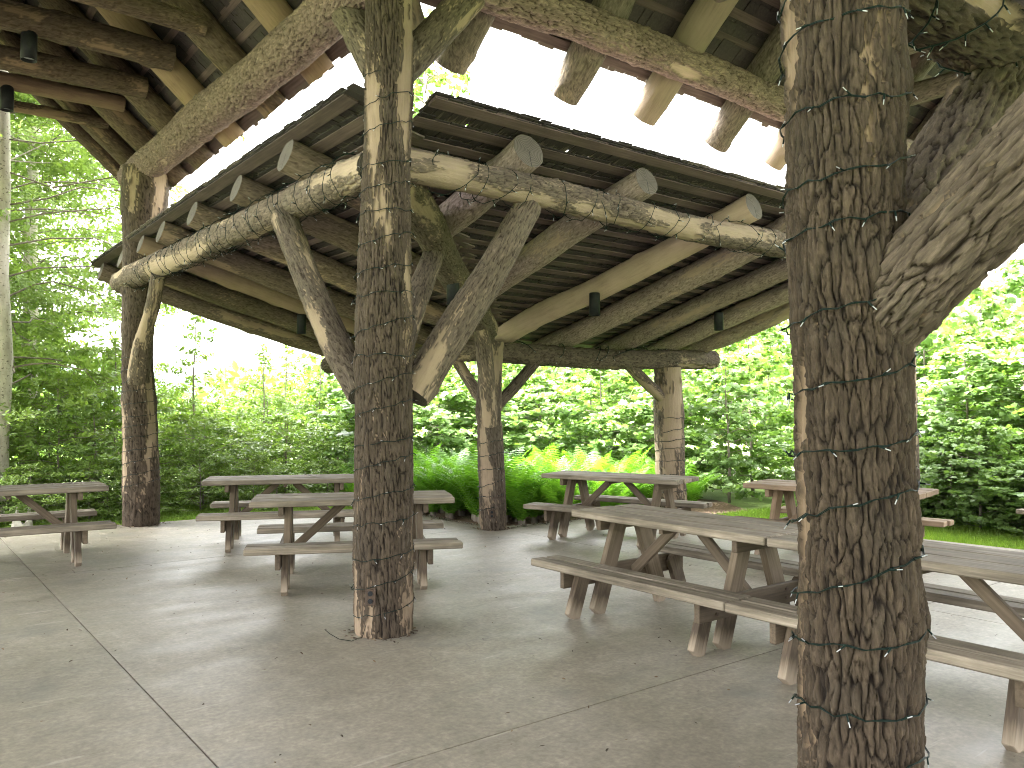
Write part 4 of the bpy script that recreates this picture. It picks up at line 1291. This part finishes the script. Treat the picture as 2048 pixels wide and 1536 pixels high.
# ferns
def fern_mesh(seed, nf=17, L=1.05):
    r_ = np.random.default_rng(seed)
    VV, FF, HH, o = [], [], [], 0
    for i in range(nf):
        az = i * 2.399 + r_.normal(0, .2)
        el = math.radians(r_.uniform(58, 84)); Lf = L * r_.uniform(.75, 1.1)
        n = 32
        s = np.linspace(0, 1, n)
        ang = el - (r_.uniform(.5, 1.3)) * s ** 2
        rad = np.concatenate([[0], np.cumsum(np.cos(ang[:-1]))]) * Lf / n
        hz = np.concatenate([[0], np.cumsum(np.sin(ang[:-1]))]) * Lf / n
        d = np.array([math.cos(az), math.sin(az), 0]); sd = np.array([-math.sin(az), math.cos(az), 0])
        P = d[None] * rad[:, None] + np.array([0, 0, 1.0])[None] * hz[:, None]
        h0 = r_.uniform(.25, .75)
        for j in range(3, n):
            ln = Lf * .17 * math.sin(math.pi * min(1, .12 + .9 * s[j])) ** .8 * (1.0 if s[j] > .15 else .5)
            tg = P[j] - P[j - 1]; tg = tg / np.linalg.norm(tg)
            w = Lf / n * .36
            for sg in (-1, 1):
                e = sd * sg * .93 + tg * .35 + np.array([0, 0, -.12])
                e /= np.linalg.norm(e)
                p = P[j]
                VV += [p - tg * w * .7, p + tg * w * .7, p + e * ln * .55 + tg * w * .62, p + e * ln, p + e * ln * .5 - tg * w * .62]
                FF += [(o, o + 1, o + 2), (o, o + 2, o + 4), (o + 4, o + 2, o + 3)]
                HH += [np.clip(h0 + r_.normal(0, .1), 0, 1)] * 5
                o += 5
    fr = mesh_np("fern_fronds", np.array(VV), [np.array(FF)], [M_fern], False, attrs={'hue': np.array(HH)})
    V, F = tube([(0, 0, -.02), (0, 0, .05), (0, 0, .1)], .05, 8)
    return fr, mesh_np("fern_crown_base", V, [F], [M_trunk], True)
ferns = [fern_mesh(200 + i) for i in range(4)]
fp = []
for i in range(150):
    for _ in range(40):
        x, y = pr.uniform(3.9, 8.4), pr.uniform(3.9, 8.2)
        edge = 3.95 if x > 4.4 else 4.9
        if x < 4.15 and y < 5.2: continue
        if y < 3.75 + .35 * max(0, 5.4 - x): continue
        if y > 8.6 - .55 * (x - 3.9) * 1.0 + .6: continue
        if all((x - a) ** 2 + (y - b) ** 2 > .26 ** 2 for a, b in fp):
            fp.append((x, y)); break
for (x, y) in fp:
    s = pr.uniform(.8, 1.18)
    plant("fern", ferns[pr.integers(0, 4)], x, y, s, s * pr.uniform(.9, 1.1), pr.uniform(0, 6.28), "bright yellow-green fern in the bed beyond the slim corner post", "fern", "ferns in the bed beside the slab", z=-.085, parts=("fronds", "root_crown"))
for (x, y, s) in ((4.15, 4.55, 1.35), (4.3, 4.9, 1.3), (4.55, 4.55, 1.25), (3.95, 5.6, .9), (4.0, 6.1, .9), (3.85, 6.8, .85), (3.5, 7.2, .8)):
    plant("fern", ferns[pr.integers(0, 4)], x, y, s, s, pr.uniform(0, 6.28), "bright yellow-green fern in the bed beyond the slim corner post", "fern", "ferns in the bed beside the slab", z=-.085, parts=("fronds", "root_crown"))

# grass on the lawn strips and leaf litter
def grass_strip(name, poly_fn, n, box, seed, h=.085):
    r_ = np.random.default_rng(seed)
    P = np.stack([r_.uniform(box[0], box[1], n), r_.uniform(box[2], box[3], n)], 1)
    P = P[poly_fn(P[:, 0], P[:, 1])]
    n = len(P)
    a = r_.uniform(0, 6.28, n); hh = h * r_.uniform(.5, 1.3, n); w = r_.uniform(.003, .006, n)
    b = np.stack([P[:, 0], P[:, 1], np.full(n, -.10)], 1)
    sd = np.stack([np.cos(a), np.sin(a), np.zeros(n)], 1)
    ln = np.stack([-np.sin(a), np.cos(a), np.zeros(n)], 1) * (hh * r_.uniform(0, .6, n))[:, None]
    up = np.array([0, 0, 1.0])
    V = np.stack([b - sd * w[:, None], b + sd * w[:, None], b + up * (hh * .6)[:, None] + ln * .4 + sd * (w * .7)[:, None], b + up * hh[:, None] + ln], 1)
    F = np.array([(0, 1, 2), (0, 2, 3)])[None] + (np.arange(n) * 4)[:, None, None]
    me = mesh_np(name, V.reshape(-1, 3), [F.reshape(-1, 3)], [M_grass], False, attrs={'hue': np.repeat(np.clip(r_.normal(.5, .2, n), 0, 1), 4)})
    o = link(bpy.data.objects.new(name, me))
    tag(o, kind='stuff')
    o['label'] = "short green grass beside the concrete slab"
grass_strip("grass", lambda x, y: (x > 7.45), 60000, (7.4, 10.2, -4.5, 3.0), 5)
grass_strip("grass", lambda x, y: (y > 7.12), 60000, (-4.5, 3.6, 7.05, 9.4), 6)

def litter():
    r_ = np.random.default_rng(77)
    n = 700
    x = r_.uniform(-4, 7, n); y = r_.uniform(-4.2, 6.8, n)
    k = (x < 3.6) | (y < 3.4)
    x, y = x[k], y[k]
    # drifts against the fern bed edge
    m = 500
    s = r_.uniform(0, 1, m)
    ex = np.where(s < .45, 3.72 - np.abs(r_.normal(0, .07, m)), 4.0 + (s - .45) * 4.6)
    ey = np.where(s < .45, 3.9 + s / .45 * 1.9, 3.62 - np.abs(r_.normal(0, .06, m)))
    pxs, pys = [], []
    for (qx, qy, qr) in ((0, 0, .215), (.03, -3.62, .22), (0, 6.94, .25), (3.66, 3.64, .19), (7.28, 3.66, .24)):
        aa = r_.uniform(0, 6.28, 60); rr_ = qr + np.abs(r_.normal(0, .05, 60))
        pxs.append(qx + rr_ * np.cos(aa)); pys.append(qy + rr_ * np.sin(aa))
    x = np.concatenate([x] + pxs + [ex]); y = np.concatenate([y] + pys + [ey])
    n = len(x)
    sz = np.where(np.arange(n) < k.sum(), r_.uniform(.012, .036, n) , r_.uniform(.02, .06, n))
    pos = np.stack([x, y, sz * .18 + .002], 1)
    V, F, hv = leaves(pos, np.array([0, 0, 1.0]) + r_.normal(0, .22, (n, 3)), sz, BEECH, BEECH_F, r_, r_.uniform(0, 1, n))
    m_, nt, b = mat("dry_leaf_litter")
    at = nd(nt, "ShaderNodeAttribute", attribute_name="hue")
    r = ramp(nt, [(0, (.03, .022, .015)), (.6, (.09, .06, .035)), (1, (.2, .14, .08))]); nt.links.new(at.outputs['Fac'], r.inputs[0])
    nt.links.new(r.outputs[0], b.inputs['Base Color']); b.inputs['Roughness'].default_value = .9
    o = link(bpy.data.objects.new("leaf_litter", mesh_np("leaf_litter", V, [F], [m_], False, attrs={'hue': hv})))
    tag(o, "dry leaf crumbs scattered over the concrete slab", kind='stuff')
litter()

# ------------------------------------------------------------------ far wood and hills
def backwood():
    r_ = np.random.default_rng(31)
    n = 30000
    a = r_.uniform(-.75, 1.35, n)         # azimuth from +Y towards +X
    D = r_.uniform(24, 40, n)
    x = CAM.x + D * np.sin(a); y = CAM.y + D * np.cos(a)
    top = np.where(a < .5, 1.6, 4.2) + .8 * np.sin(a * 23) + .6 * np.sin(a * 57 + D)
    z = top * np.sqrt(r_.uniform(0, 1, n))
    pos = np.stack([x, y, z], 1)
    V, F, hv = leaves(pos, np.array([0, 0, .6]) + r_.normal(0, .6, (n, 3)), r_.uniform(.25, .5, n), BEECH, BEECH_F, r_, np.clip(r_.normal(.45, .2, n), 0, 1))
    o = link(bpy.data.objects.new("far_wood", mesh_np("far_wood", V, [F], [M_mixed], False, attrs={'hue': hv})))
    tag(o, "mass of green woodland behind the saplings", kind='stuff')
backwood()
def hills():
    n = 160
    V, F = [], []
    m_, nt, b = mat("distant_forest")
    nz = noise(nt, coords(nt, (1, 1, 1), False), .02, 6)
    r = ramp(nt, [(.3, (.03, .055, .04)), (.7, (.06, .095, .06))]); nt.links.new(nz, r.inputs[0]); nt.links.new(r.outputs[0], b.inputs['Base Color'])  # bluish haze of distance put into the green base colour
    b.inputs['Roughness'].default_value = 1
    for i in range(n + 1):
        a = -1.2 + 2.9 * i / n
        h = 95 + 40 * math.sin(a * 5 + .6) + 18 * math.sin(a * 13) + 6 * math.sin(a * 41)
        for (d, z) in ((2600, -2), (2800, h * .5), (3000, h), (3300, h * .6)):
            V.append((CAM.x + d * math.sin(a), CAM.y + d * math.cos(a), z))
    for i in range(n):
        for j in range(3):
            F.append((i * 4 + j, (i + 1) * 4 + j, (i + 1) * 4 + j + 1, i * 4 + j + 1))
    me = bpy.data.meshes.new("hills"); me.from_pydata(V, [], F); me.materials.append(m_)
    tag(link(bpy.data.objects.new("hills", me)), kind='structure')
hills()
